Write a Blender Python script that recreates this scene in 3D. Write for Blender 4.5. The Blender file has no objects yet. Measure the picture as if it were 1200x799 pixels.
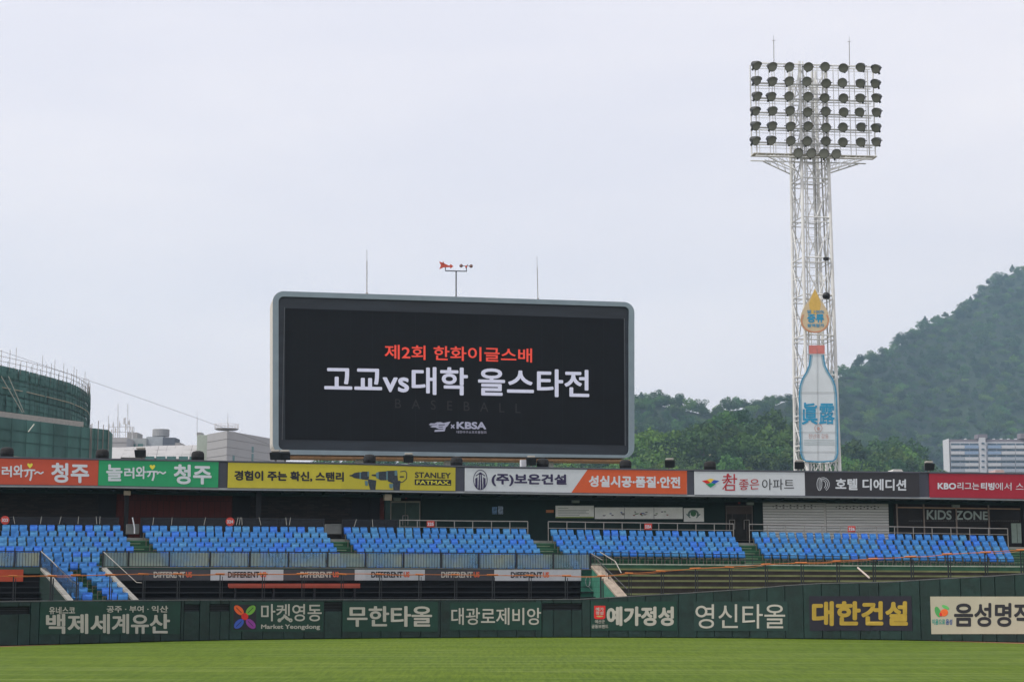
import bpy, math, random
import numpy as np
from mathutils import Vector, Matrix
random.seed(7); np.random.seed(7)
SC = bpy.context.scene
COL = SC.collection
R = math.radians

# ------------------------------------------------------------------ camera
F = 2000.0                      # focal length in pixels of a 1200 px wide frame
CAMH = 2.7
TH = math.atan(283.5 / F)
cd = bpy.data.cameras.new('camera'); cam = bpy.data.objects.new('camera', cd); COL.objects.link(cam)
cam.location = (0, 0, CAMH); cam.rotation_euler = (R(90) + TH, 0, 0)
cd.sensor_width = 36; cd.lens = 36 * F / 1200; cd.clip_start = 0.5; cd.clip_end = 30000
SC.camera = cam

# ------------------------------------------------------------------ sky and sun
SUN = Vector((-0.80, -0.34, 1.25)).normalized()
EL = math.asin(SUN.z); AZ = math.atan2(SUN.x, SUN.y)
w = bpy.data.worlds.new('World'); SC.world = w; w.use_nodes = True
nt = w.node_tree; nt.nodes.clear()
out = nt.nodes.new('ShaderNodeOutputWorld'); bg = nt.nodes.new('ShaderNodeBackground')
sky = nt.nodes.new('ShaderNodeTexSky'); sky.sky_type = 'NISHITA'; sky.sun_disc = False
sky.sun_elevation = EL; sky.sun_rotation = AZ % (2 * math.pi)
sky.air_density = 1.2; sky.dust_density = 6.0; sky.ozone_density = 1.0
mx = nt.nodes.new('ShaderNodeMix'); mx.data_type = 'RGBA'
mx.inputs[0].default_value = 0.80
tc = nt.nodes.new('ShaderNodeTexCoord'); mp = nt.nodes.new('ShaderNodeMapping'); nz = nt.nodes.new('ShaderNodeTexNoise')
mp.inputs['Scale'].default_value = (1.2, 1.2, 5.0); nz.inputs['Scale'].default_value = 2.2; nz.inputs['Detail'].default_value = 5
rp = nt.nodes.new('ShaderNodeValToRGB')
rp.color_ramp.elements[0].position = 0.35; rp.color_ramp.elements[0].color = (11.1, 10.7, 11.5, 1)
rp.color_ramp.elements[1].position = 0.68; rp.color_ramp.elements[1].color = (12.6, 11.9, 12.2, 1)
L = nt.links.new
L(tc.outputs['Generated'], mp.inputs['Vector']); L(mp.outputs[0], nz.inputs['Vector']); L(nz.outputs['Fac'], rp.inputs[0])
L(sky.outputs[0], mx.inputs[6]); L(rp.outputs[0], mx.inputs[7]); L(mx.outputs[2], bg.inputs[0])
bg.inputs[1].default_value = 0.10
L(bg.outputs[0], out.inputs[0])
sd = bpy.data.lights.new('sun', 'SUN'); sd.energy = 3.0; sd.angle = R(0.6); sd.color = (1, 0.95, 0.87)
so = bpy.data.objects.new('sun', sd); COL.objects.link(so)
so.rotation_euler = (-SUN).to_track_quat('-Z', 'Y').to_euler(); so.location = (0, 0, 200)
SC.view_settings.view_transform = 'Standard'; SC.view_settings.look = 'None'
SC.view_settings.exposure = 0.0; SC.view_settings.gamma = 1
SC.cycles.volume_bounces = 0; SC.cycles.max_bounces = 6; SC.cycles.transparent_max_bounces = 24

# ------------------------------------------------------------------ materials
MT = {}
def mat(name, col, rough=0.75, metal=0.0, var=0.12, scale=3.0, bump=0.0, bscale=None, col2=None, spec=0.4, emit=None, alpha=None,
        stretch=None, rnd=0.0, trans=0.0, coords='Object'):
    if name in MT: return MT[name]
    m = bpy.data.materials.new(name); m.use_nodes = True; MT[name] = m
    t = m.node_tree; b = t.nodes['Principled BSDF']; lk = t.links.new
    b.inputs['Roughness'].default_value = rough; b.inputs['Metallic'].default_value = metal
    b.inputs['Specular IOR Level'].default_value = spec
    g = t.nodes.new('ShaderNodeNewGeometry') if coords == 'World' else t.nodes.new('ShaderNodeTexCoord')
    src = g.outputs['Position'] if coords == 'World' else g.outputs['Object']
    mpn = t.nodes.new('ShaderNodeMapping'); lk(src, mpn.inputs[0])
    if stretch: mpn.inputs['Scale'].default_value = stretch
    n = t.nodes.new('ShaderNodeTexNoise'); n.inputs['Scale'].default_value = scale; n.inputs['Detail'].default_value = 6
    n.inputs['Roughness'].default_value = 0.65
    lk(mpn.outputs[0], n.inputs['Vector'])
    r = t.nodes.new('ShaderNodeValToRGB')
    c2 = col2 or tuple(c * (1 + var) for c in col); c1 = col if col2 else tuple(c * (1 - var) for c in col)
    r.color_ramp.elements[0].position = 0.3; r.color_ramp.elements[0].color = (*c1, 1)
    r.color_ramp.elements[1].position = 0.7; r.color_ramp.elements[1].color = (*c2, 1)
    lk(n.outputs['Fac'], r.inputs[0]); c = r.outputs[0]
    if rnd:
        oi = t.nodes.new('ShaderNodeObjectInfo'); h = t.nodes.new('ShaderNodeHueSaturation')
        mr = t.nodes.new('ShaderNodeMapRange'); mr.inputs[3].default_value = 1 - rnd; mr.inputs[4].default_value = 1 + rnd
        lk(oi.outputs['Random'], mr.inputs[0]); lk(mr.outputs[0], h.inputs['Value']); lk(c, h.inputs['Color']); c = h.outputs[0]
    lk(c, b.inputs['Base Color'])
    if bump:
        n2 = t.nodes.new('ShaderNodeTexNoise'); n2.inputs['Scale'].default_value = bscale or scale * 6; n2.inputs['Detail'].default_value = 4
        lk(src, n2.inputs['Vector']); bp = t.nodes.new('ShaderNodeBump'); bp.inputs['Strength'].default_value = bump
        bp.inputs['Distance'].default_value = 0.05; lk(n2.outputs['Fac'], bp.inputs['Height']); lk(bp.outputs[0], b.inputs['Normal'])
    if emit:
        b.inputs['Emission Color'].default_value = (*emit[0], 1); b.inputs['Emission Strength'].default_value = emit[1]
    if alpha is not None: b.inputs['Alpha'].default_value = alpha
    if trans:
        tb = t.nodes.new('ShaderNodeBsdfTranslucent'); ms = t.nodes.new('ShaderNodeMixShader'); ms.inputs[0].default_value = trans
        lk(c, tb.inputs[0]); lk(b.outputs[0], ms.inputs[1]); lk(tb.outputs[0], ms.inputs[2])
        lk(ms.outputs[0], t.nodes['Material Output'].inputs[0])
    return m
def srgb(r, g, b, k=1.0):
    f = lambda x: ((x / 255) / 12.92 if x / 255 <= 0.04045 else ((x / 255 + 0.055) / 1.055) ** 2.4) * k
    return (f(r), f(g), f(b))

# ------------------------------------------------------------------ objects
def tag(o, label=None, cat=None, group=None, kind=None):
    if label: o['label'] = label
    if cat: o['category'] = cat
    if group: o['group'] = group
    if kind: o['kind'] = kind
    return o
def thing(name, label, cat, loc=(0, 0, 0), group=None):
    o = bpy.data.objects.new(name, None); COL.objects.link(o); o.location = loc; o.empty_display_size = 0.2
    o['_r'] = tuple(loc)
    return tag(o, label, cat, group)
def rootloc(o):
    while o is not None and o.parent is not None: o = o.parent
    return Vector(o.location) if o is not None else Vector((0, 0, 0))
class MB:
    def __init__(s): s.v = []; s.f = []
    def add(s, vs, fs):
        n = len(s.v); s.v += [tuple(v) for v in vs]; s.f += [tuple(i + n for i in f) for f in fs]
    def hexa(s, p):   # 4 bottom, 4 top, same order
        s.add(p, [(3, 2, 1, 0), (4, 5, 6, 7), (0, 1, 5, 4), (1, 2, 6, 5), (2, 3, 7, 6), (3, 0, 4, 7)])
    def box(s, c, d, rz=0.0):
        ca, sa = math.cos(rz), math.sin(rz); P = []
        for dz in (-.5, .5):
            for dx, dy in ((-.5, -.5), (.5, -.5), (.5, .5), (-.5, .5)):
                x, y = dx * d[0], dy * d[1]; P.append((c[0] + x * ca - y * sa, c[1] + x * sa + y * ca, c[2] + dz * d[2]))
        s.hexa(P)
    def tube(s, p, q, r, n=6, r2=None):
        p, q = Vector(p), Vector(q); d = q - p
        if d.length < 1e-6: return
        r2 = r if r2 is None else r2
        a = d.normalized().orthogonal().normalized(); b = d.normalized().cross(a)
        P = [p + (a * math.cos(2 * math.pi * i / n) + b * math.sin(2 * math.pi * i / n)) * r for i in range(n)]
        P += [q + (a * math.cos(2 * math.pi * i / n) + b * math.sin(2 * math.pi * i / n)) * r2 for i in range(n)]
        s.add(P, [(i, (i + 1) % n, n + (i + 1) % n, n + i) for i in range(n)] + [tuple(range(n - 1, -1, -1)), tuple(range(n, 2 * n))])
    def prism(s, pts, vec):
        n = len(pts); vec = Vector(vec); P = [Vector(p) for p in pts]; P += [p + vec for p in P]
        s.add(P, [tuple(range(n - 1, -1, -1)), tuple(range(n, 2 * n))] + [(i, (i + 1) % n, n + (i + 1) % n, n + i) for i in range(n)])
    def lathe(s, base, prof, n=12, axis=Vector((0, 0, 1))):
        base = Vector(base); axis = Vector(axis).normalized(); a = axis.orthogonal().normalized(); b = axis.cross(a); P = []
        for r, h in prof:
            for i in range(n):
                t = 2 * math.pi * i / n; P.append(base + axis * h + (a * math.cos(t) + b * math.sin(t)) * r)
        Fc = [(j * n + i, j * n + (i + 1) % n, (j + 1) * n + (i + 1) % n, (j + 1) * n + i) for j in range(len(prof) - 1) for i in range(n)]
        s.add(P, Fc + [tuple(range(n - 1, -1, -1)), tuple(range((len(prof) - 1) * n, len(prof) * n))])
    def mesh(s, name, m, off=Vector((0, 0, 0))):
        me = bpy.data.meshes.new(name)
        me.from_pydata([(v[0] - off[0], v[1] - off[1], v[2] - off[2]) for v in s.v], [], s.f)
        if m: me.materials.append(m)
        me.update(); return me
    def build(s, name, m, parent=None, smooth=False, loc=None, bevel=0, kind=None, label=None):
        if not s.v: return None
        off = rootloc(parent) if parent else Vector(loc or (0, 0, 0))
        me = s.mesh(name, m, off)
        if smooth: me.polygons.foreach_set('use_smooth', [True] * len(me.polygons))
        o = bpy.data.objects.new(name, me); COL.objects.link(o)
        if parent: o.parent = parent
        elif loc: o.location = loc
        if bevel:
            bv = o.modifiers.new('bevel', 'BEVEL'); bv.width = bevel; bv.segments = 2; bv.limit_method = 'ANGLE'
        if kind: o['kind'] = kind
        if label: o['label'] = label
        return o
def mb(fn, *a, **k):
    b = MB(); getattr(b, fn)(*a, **k); return b

# ------------------------------------------------------------------ photograph pixels -> places in the world
FW = Vector((0, math.cos(TH), math.sin(TH))); UP = Vector((0, -math.sin(TH), math.cos(TH)))
def ray(u, v): return FW + UP * ((399.5 - v) / F) + Vector(((u - 600) / F, 0, 0))
def atY(u, v, Y):
    d = ray(u, v); return Vector((0, 0, CAMH)) + d * (Y / d.y)
def atZ(u, v, z):
    d = ray(u, v); return Vector((0, 0, CAMH)) + d * ((z - CAMH) / d.z)
class Surf:
    """A vertical surface over a plan polyline; n is metres towards the field, t metres along it."""
    def __init__(s, pts):
        s.p = np.array([(p[0], p[1]) for p in pts], float)
        d = np.diff(s.p, axis=0); ln = np.hypot(d[:, 0], d[:, 1]); s.t = np.concatenate([[0], np.cumsum(ln)])
        nn = np.stack([d[:, 1], -d[:, 0]], 1) / ln[:, None]
        vn = np.vstack([nn[:1], (nn[1:] + nn[:-1]) / 2, nn[-1:]]); s.vn = vn / np.hypot(vn[:, 0], vn[:, 1])[:, None]
    def xy(s, t, n):
        x = np.interp(t, s.t, s.p[:, 0]) + n * np.interp(t, s.t, s.vn[:, 0])
        y = np.interp(t, s.t, s.p[:, 1]) + n * np.interp(t, s.t, s.vn[:, 1])
        if t < 0: x += t * -s.vn[0][1]; y += t * s.vn[0][0]
        if t > s.t[-1]: e = t - s.t[-1]; x += e * -s.vn[-1][1]; y += e * s.vn[-1][0]
        return x, y
    def W(s, t, n, z): x, y = s.xy(t, n); return Vector((x, y, z))
    def tz(s, u, v, n=0.0):
        d = ray(u, v); k = d.x / d.y; a, b = -10.0, s.t[-1] + 10
        for _ in range(40):
            m = (a + b) / 2; x, y = s.xy(m, n)
            if x - k * y > 0: b = m
            else: a = m
        x, y = s.xy(a, n); return a, CAMH + d.z * (y / d.y)
    def at(s, u, v, n=0.0): t, z = s.tz(u, v, n); return s.W(t, n, z)
    def line(s, pts, n=0.0):
        tz = [s.tz(u, v, n) for u, v in pts]; T = [q[0] for q in tz]; Z = [q[1] for q in tz]
        if len(T) == 1: return lambda t: Z[0]
        def fz(t):
            if t < T[0]: return Z[0] + (t - T[0]) * (Z[1] - Z[0]) / (T[1] - T[0])
            if t > T[-1]: return Z[-1] + (t - T[-1]) * (Z[-1] - Z[-2]) / (T[-1] - T[-2])
            return float(np.interp(t, T, Z))
        return fz
    def cuts(s, t0, t1, step=4.0):
        c = [t0] + [k for k in s.t if t0 + .05 < k < t1 - .05] + [t1]; o = [c[0]]
        for a, b in zip(c, c[1:]):
            k = max(1, int(math.ceil((b - a) / step))); o += [a + (b - a) * (i + 1) / k for i in range(k)]
        return o
    def band(s, m, t0, t1, zb, zt, n0, n1, step=4.0):
        zb_ = zb if callable(zb) else (lambda t: zb); zt_ = zt if callable(zt) else (lambda t: zt)
        c = s.cuts(t0, t1, step); P = []
        for t in c: P += [s.W(t, n1, zb_(t)), s.W(t, n0, zb_(t)), s.W(t, n0, zt_(t)), s.W(t, n1, zt_(t))]
        fs = []
        for i in range(len(c) - 1):
            a = 4 * i; b = a + 4
            for k in range(4): fs.append((a + k, a + (k + 1) % 4, b + (k + 1) % 4, b + k))
        e = 4 * (len(c) - 1); fs += [(3, 2, 1, 0), (e, e + 1, e + 2, e + 3)]
        m.add(P, fs)
    def rect(s, m, u0, v0, u1, v1, n, th=0.03):   # a plate whose front face fills that part of the photograph
        t0, za = s.tz(u0, v0, n); t1, zb = s.tz(u1, v0, n); _, zc = s.tz(u0, v1, n); _, zd = s.tz(u1, v1, n)
        s.band(m, t0, t1, lambda t: zc + (zd - zc) * (t - t0) / (t1 - t0), lambda t: za + (zb - za) * (t - t0) / (t1 - t0), n - th, n)
    def quad(s, c, n):   # corners TL TR BL BR -> bilinear map
        q = [s.tz(u, v, n) for u, v in c]
        def f(x, y):
            a = [q[2][i] * (1 - x) * (1 - y) + q[3][i] * x * (1 - y) + q[0][i] * (1 - x) * y + q[1][i] * x * y for i in (0, 1)]
            return s.W(a[0], n, a[1])
        return f
TXT = {}
def textmesh(body, bold=0.02, space=1.0):
    k = (body, bold, space)
    if k in TXT: return TXT[k]
    c = bpy.data.curves.new('t', 'FONT'); c.body = body; c.size = 1; c.space_character = space; c.resolution_u = 4
    o = bpy.data.objects.new('t', c); COL.objects.link(o)
    dg = bpy.context.evaluated_depsgraph_get(); m = bpy.data.meshes.new_from_object(o.evaluated_get(dg))
    V = np.array([v.co[:2] for v in m.vertices]); Fs = [tuple(p.vertices) for p in m.polygons]
    lo, hi = V.min(0), V.max(0); ex = bold * 2 / (hi - lo) if bold > 0 else np.zeros(2); V = (V - lo) / (hi - lo)
    V = (V - .5) * (1 - ex) + .5     # room for the bolder strokes
    bpy.data.objects.remove(o); bpy.data.meshes.remove(m); bpy.data.curves.remove(c)
    TXT[k] = (V, Fs, ex / 2); return TXT[k]
def text(surf, body, c, n, m, parent, bold=0.02, smear=0.0, name='lettering', space=1.0):
    """c = (u0,v0,u1,v1) or four corners TL,TR,BL,BR in photograph pixels."""
    if len(c) == 4 and not isinstance(c[0], tuple): c = [(c[0], c[1]), (c[2], c[1]), (c[0], c[3]), (c[2], c[3])]
    bold *= .78; V, Fs, ex = textmesh(body, bold, space); b = MB()
    # bolder strokes: the outline repeated round a small circle, each layer half a millimetre further out
    offs = [(0, 0)] + ([(ex[0] * (1 + smear * 60) * math.cos(q * math.pi / 4), ex[1] * math.sin(q * math.pi / 4)) for q in range(8)] if bold > 0 else [])
    for i, (dx, dy) in enumerate(offs):
        f = surf.quad(c, n + i * 0.0005); b.add([f(x + dx, y + dy) for x, y in V], Fs)
    return b.build(name, m, parent)
def decal(surf, polys, n, m, parent, name='emblem'):
    b = MB()
    for k, p in enumerate(polys): b.add([surf.at(u, v, n + 0.0006 * k) for u, v in p], [tuple(range(len(p)))])
    return b.build(name, m, parent)
def ell(cu, cv, a, b, n=24, a0=0, a1=360, rot=0):
    o = []
    for i in range(n):
        t = R(a0 + (a1 - a0) * i / (n if a1 - a0 == 360 else n - 1)); x, y = a * math.cos(t), b * math.sin(t); r = R(rot)
        o.append((cu + x * math.cos(r) - y * math.sin(r), cv + x * math.sin(r) + y * math.cos(r)))
    return o
def stroke(pts, wd):
    o = []
    for (x0, y0), (x1, y1) in zip(pts, pts[1:]):
        dx, dy = x1 - x0, y1 - y0; l = math.hypot(dx, dy) or 1; nx, ny = -dy / l * wd / 2, dx / l * wd / 2
        o.append([(x0 + nx, y0 + ny), (x1 + nx, y1 + ny), (x1 - nx, y1 - ny), (x0 - nx, y0 - ny)])
    return o
def ring(cu, cv, a, b, wd, n=24, a0=0, a1=360, rot=0):
    p = ell(cu, cv, a, b, n, a0, a1, rot)
    if a1 - a0 == 360: p.append(p[0])
    return stroke(p, wd)
_O = 'first second third fourth fifth sixth seventh eighth ninth tenth eleventh twelfth thirteenth fourteenth fifteenth sixteenth seventeenth eighteenth nineteenth twentieth'.split()
ORD = lambda k: _O[k - 1] if k <= 20 else ('twenty ' + _O[k - 21] if k < 30 else 'thirtieth' if k == 30 else 'thirty ' + _O[k - 31])

# shared materials
M_white = mat('white_paint', (0.62, 0.64, 0.68), 0.5, var=0.05)
M_pad = mat('dark_green_vinyl', (0.006, 0.024, 0.021), 0.5, var=0.40, scale=1.3, bump=0.35, bscale=4, rnd=0.2, coords='World')
M_pad2 = mat('green_vinyl_print', (0.004, 0.037, 0.025), 0.5, var=0.25, scale=1.2, bump=0.12, bscale=4, coords='World')
M_letter = mat('dull_white_print', (0.44, 0.42, 0.38), 0.6, var=0.08, scale=2)
M_dark = mat('black_steel', (0.013, 0.015, 0.020), 0.5, var=0.3)
M_steel = mat('stainless_steel', (0.30, 0.29, 0.275), 0.4, metal=0.5, var=0.15)
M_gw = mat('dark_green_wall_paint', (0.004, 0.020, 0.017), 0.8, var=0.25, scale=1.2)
M_step = mat('green_painted_concrete', (0.024, 0.085, 0.045), 0.85, var=0.35, scale=1.5, bump=0.2)
M_nose = mat('worn_pale_green_edge', (0.20, 0.27, 0.17), 0.9, var=0.3, scale=2)
M_orange = mat('orange_padding', (0.42, 0.12, 0.02), 0.6, var=0.25, scale=4)
M_conc = mat('grey_concrete', (0.22, 0.22, 0.205), 0.9, var=0.25, scale=2, bump=0.2)
M_fascia = mat('slate_fascia', (0.060, 0.065, 0.088), 0.6, var=0.1)
M_flash = mat('aluminium_flashing', (0.30, 0.32, 0.33), 0.45, metal=0.3)

# ------------------------------------------------------------------ ground
def sheet(name, pts, z, m, kind='structure'):
    b = MB(); b.add([(p[0], p[1], z) for p in pts], [tuple(range(len(pts)))]); o = b.build(name, m, kind=kind); return o
sheet('ground', [(-2700, -100), (3500, -100), (3500, 2880), (-2700, 2880)], -0.02, mat('dusty_ground', (0.12, 0.11, 0.08), 0.95, scale=0.05, coords='World'))
gm = bpy.data.materials.new('mown_grass'); gm.use_nodes = True; t = gm.node_tree; b_ = t.nodes['Principled BSDF']; lk = t.links.new
b_.inputs['Roughness'].default_value = 0.9; b_.inputs['Specular IOR Level'].default_value = 0.15
geo = t.nodes.new('ShaderNodeNewGeometry')
def gnoise(scale, st, rot=0, det=5, rough=.6):
    mp_ = t.nodes.new('ShaderNodeMapping'); mp_.inputs['Scale'].default_value = st; mp_.inputs['Rotation'].default_value = (0, 0, R(rot))
    n_ = t.nodes.new('ShaderNodeTexNoise'); n_.inputs['Scale'].default_value = scale; n_.inputs['Detail'].default_value = det; n_.inputs['Roughness'].default_value = rough
    lk(geo.outputs['Position'], mp_.inputs[0]); lk(mp_.outputs[0], n_.inputs['Vector']); return n_.outputs['Fac']
def gramp(x, stops):
    r_ = t.nodes.new('ShaderNodeValToRGB'); e = r_.color_ramp.elements
    while len(e) < len(stops): e.new(0.5)
    for k, (p, c) in enumerate(stops): e[k].position = p; e[k].color = (*c, 1) if len(c) == 3 else c
    lk(x, r_.inputs[0]); return r_.outputs[0]
def gmix(a, b, f, mode='MIX'):
    m_ = t.nodes.new('ShaderNodeMix'); m_.data_type = 'RGBA'; m_.blend_type = mode
    lk(a, m_.inputs[6]); lk(b, m_.inputs[7])
    if isinstance(f, float): m_.inputs[0].default_value = f
    else: lk(f, m_.inputs[0])
    return m_.outputs[2]
fine = gramp(gnoise(9, (1, 1, 1), det=8, rough=.75), [(0.3, (0.040, 0.080, 0.004)), (0.7, (0.104, 0.152, 0.009))])
strip = gramp(gnoise(0.5, (0.10, 1.0, 1), -24, 4), [(0.38, (0.062, 0.110, 0.005)), (0.62, (0.094, 0.142, 0.008))])
c1 = gmix(fine, strip, 0.45)
tuft = gramp(gnoise(1.0, (7.0, .45, 1), 4, 5, .8), [(0.42, (0.78, 0.82, 0.74)), (0.58, (1.20, 1.16, 1.2))]); c1 = gmix(c1, tuft, 1.0, 'MULTIPLY')
big = gramp(gnoise(0.09, (1, 1, 1), 0, 3), [(0.35, (0.90, 0.93, 0.82)), (0.7, (1.10, 1.06, 1.10))])
c1 = gmix(c1, big, 1.0, 'MULTIPLY')
pale = t.nodes.new('ShaderNodeRGB'); pale.outputs[0].default_value = (0.30, 0.36, 0.15, 1)
ln = gramp(gnoise(1.3, (0.05, 1.3, 1), -30, 3), [(0.55, (0, 0, 0)), (0.60, (.28, .28, .28)), (0.64, (0.03, .03, .03)), (.68, (.28, .28, .28)), (.72, (0, 0, 0))])
c1 = gmix(c1, pale.outputs[0], ln)
lk(c1, b_.inputs['Base Color'])
bp = t.nodes.new('ShaderNodeBump'); bp.inputs['Strength'].default_value = 0.6; bp.inputs['Distance'].default_value = 0.03
lk(gnoise(40, (1, 1, 1)), bp.inputs['Height']); lk(bp.outputs[0], b_.inputs['Normal'])

# ------------------------------------------------------------------ outfield wall
wb = [(-60, 758.3), (0, 756.7), (60, 755), (120, 753.6), (180, 751.6), (240, 750.3), (300, 749.4), (380, 748.4), (460, 747.5), (560, 746.8),
      (680, 746.6), (800, 747), (880, 747.6), (960, 748.6), (1020, 749.3), (1080, 750.4), (1140, 751.5), (1200, 752.8), (1270, 754.5)]
WL = Surf([atZ(u, v, 0) for u, v in wb])
fld = [(-70, 5), (70, 5)] + [(p[0], p[1] - 0.02) for p in WL.p[::-1]]
o = sheet('grass_field', fld, 0.0, gm)
clay = mat('red_clay_track', (0.22, 0.10, 0.055), 0.95, scale=2)
def strip_px(name, pts, wid, z, m):
    b = MB(); t0 = WL.tz(pts[0], 750)[0]; t1 = WL.tz(pts[1], 750)[0]; c = WL.cuts(t0, t1, 2); P = []
    for i, tt in enumerate(c):
        k = i / (len(c) - 1); wv = wid[0] + (wid[1] - wid[0]) * k; P += [WL.W(tt, 0.0, z), WL.W(tt, wv, z)]
    b.add(P, [(2 * i, 2 * i + 1, 2 * i + 3, 2 * i + 2) for i in range(len(c) - 1)]); b.build(name, m, kind='structure')
strip_px('warning_track', (1085, 1268), (0.05, 1.6), 0.004, clay)
strip_px('warning_track', (-50, 75), (1.1, 0.03), 0.004, clay)
wtop = WL.line([(-60, 704.6), (0, 704.2), (60, 703.6), (212, 702.5), (300, 702.2), (440, 702), (600, 702), (690, 701.5), (720, 699.3), (772, 696), (800, 694.6),
                (840, 692), (880, 689.4), (900, 686.8), (960, 683), (1040, 681.5), (1100, 677.5), (1160, 674.6), (1200, 671.6), (1270, 667)])
wall = thing('outfield_wall', 'dark green padded outfield wall rising to the right behind the grass', 'wall', WL.W(WL.t[-1] / 2, -.2, 0))
tA, tB = WL.t[0], WL.t[-1]
core = MB(); WL.band(core, tA, tB, -0.1, lambda t: wtop(t) - 0.03, -0.45, -0.16, 2.0); core.build('core', mat('black_rubber', (0.004, 0.005, 0.006), .8), wall)
cap = MB(); WL.band(cap, tA, tB, lambda t: wtop(t) - 0.03, lambda t: wtop(t) + 0.012, -0.47, 0.015, 2.0)
cap.build('top_cap', mat('grey_cap', (0.10, 0.105, 0.11), .7, var=.3), wall)
vents = [(0, 36, 710.5, 719.3), (216, 234, 708, 716), (246, 269, 707.6, 716), (380, 401, 705, 716), (635, 682, 706.6, 714.8)]
seams = [-58, -34, -10, 21.5, 46]
seams += [47 + (212 - 47) / 7 * i for i in range(1, 7)] + [212, 234, 258, 283.5, 308, 332, 356.5, 380, 401, 423.5, 446.5, 469.5, 493, 516, 538.5, 561.5, 583.5, 605.5, 627, 648.5,
          670, 692, 713.5, 736, 756.5, 775, 795.5, 816.5, 837, 858, 878.5, 899.5, 920.5, 942, 963.5, 985, 1008, 1031, 1056, 1079, 1103, 1127, 1151, 1167.5, 1191, 1216, 1241, 1266]
ts = sorted(WL.tz(u, 730)[0] for u in seams)
for a, b in zip(ts, ts[1:]):
    segs = [(lambda t: 0.02, lambda t: wtop(t) - 0.035, a, b)]
    for (u0, u1, v0, v1) in vents:
        x0, z0 = WL.tz(u0, v0); x1, z1 = WL.tz(u1, v1)
        if x0 < b - .05 and x1 > a + .05:
            segs = []
            lo, hi = max(a, x0), min(b, x1)
            if lo > a + .1: segs.append((lambda t: 0.02, lambda t: wtop(t) - 0.035, a, lo))
            if hi < b - .1: segs.append((lambda t: 0.02, lambda t: wtop(t) - 0.035, hi, b))
            segs.append((lambda t: 0.02, lambda t, z1=z1: z1, lo, hi)); segs.append((lambda t, z0=z0: z0, lambda t: wtop(t) - 0.035, lo, hi))
    for zb, zt, x, y in segs:
        if zt(x) - zb(x) < 0.05: continue
        pb = MB(); WL.band(pb, x + .008, y - .008, zb, zt, -0.16, random.uniform(-.004, .004), 3.0); pb.build('wall_pad', M_pad, wall, bevel=0.025)
for (u0, u1, v0, v1) in vents:
    b = MB()
    for k in range(3):
        vv = v0 + (v1 - v0) * (k + .5) / 3; WL.rect(b, u0, vv - .35, u1, vv + .35, -0.10, 0.02)
    b.build('vent_bars', M_dark, wall)

WG = 'sponsor banners on the outfield wall'
def wbanner(label, u0, v0, u1, v1, m, n=0.020, uu=None):
    t0, z0 = WL.tz(u0, v0, n); r = thing('wall_banner', label, 'banner', WL.W(t0, n, 0), WG)
    b = MB(); WL.rect(b, u0, v0, u1, v1, n, 0.012); b.build('sheet', m, r); return r
TN = 0.028
r = wbanner('green wall banner at the left with two rows of white lettering', 47.5, 704.5, 211.5, 742.5, M_pad2)
text(WL, '유네스코', (57.5, 710.5, 88, 719.3), TN, M_letter, r, .03)
text(WL, '공주 · 부여 · 익산', (125, 709.3, 197, 717.2), TN, M_letter, r, .03)
text(WL, '백제세계유산', (54, 718.8, 199, 742.2), TN, M_letter, r, .03, .004)
r = wbanner('green wall banner with a four petal rainbow flower in a black square', 272, 705, 379.5, 739.5, M_pad2)
decal(WL, [[(273.5, 708), (300.3, 708), (300.3, 737.5), (273.5, 737.5)]], TN, mat('black_print', (0.015, 0.014, 0.022), .6), r, 'emblem_square')
for cu, cv, rot, c in ((280.0, 714.6, 45, srgb(225, 95, 40)), (293.8, 714.6, -45, srgb(110, 165, 60)), (280.0, 730.5, -45, srgb(55, 85, 180)), (293.8, 730.5, 45, srgb(140, 55, 150))):
    decal(WL, [ell(cu, cv, 7.0, 4.2, 20, rot=rot)], TN + .004, mat('petal_%d' % int(c[0] * 999), c, .6), r, 'petal')
    decal(WL, stroke([(cu - 3.2 * (1 if rot > 0 else 1), cv - 3.2 * (1 if rot > 0 else -1)), (cu + 3, cv + 3 * (1 if rot > 0 else -1))], .7), TN + .007, MT['black_print'], r, 'petal_vein')
decal(WL, [ell(286.9, 722, 4.1, 4.1)], TN + .010, mat('red_print', srgb(205, 35, 35), .6), r, 'flower_centre')
text(WL, '마켓영동', (306, 707.3, 377, 727.5), TN, M_letter, r, .012)
decal(WL, ring(327.5, 726.3, 1.6, 1.6, 1.6, 12) + ring(340.5, 726.3, 1.6, 1.6, 1.6, 12) + stroke([(329, 725), (334, 720.8), (339, 725)], 1.7), TN, M_letter, r, 'lettering')
text(WL, 'Market Yeongdong', (306, 731.3, 375, 737.8), TN, M_letter, r, .03)
r = wbanner('green wall banner with four heavy white characters below grey posts', 401.5, 705, 513, 739.5, M_pad2)
text(WL, '무한타올', (407, 709.8, 506, 734), TN, M_letter, r, .022, .010)
r = wbanner('green wall banner with six white characters, creased at its right end', 527.5, 705.5, 634.5, 738, M_pad2)
text(WL, '대광로제비앙', (529, 711.8, 634, 731.8), TN, M_letter, r, .012, .006)
r = wbanner('green wall banner with a small red square crest beside white lettering', 692, 704.5, 793, 738.5, M_pad2)
decal(WL, [[(696.2, 709.3), (709.4, 709.3), (709.4, 723.3), (707.5, 725), (698, 725), (696.2, 723.3)]], TN, MT['red_print'], r, 'crest')
text(WL, '예가\n정성', (698, 711.3, 707.6, 720), TN + .003, M_letter, r, .03)
decal(WL, [ell(702.8, 721.8, 4, .9)], TN + .003, mat('gold_print', (0.5, 0.34, 0.12), .5), r, 'crest_bar')
text(WL, '예산군', (697.2, 725.8, 708.6, 729.9), TN, M_letter, r, .02)
text(WL, '공동브랜드', (693.3, 731.4, 712.8, 735.8), TN, M_letter, r, .02)
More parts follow.
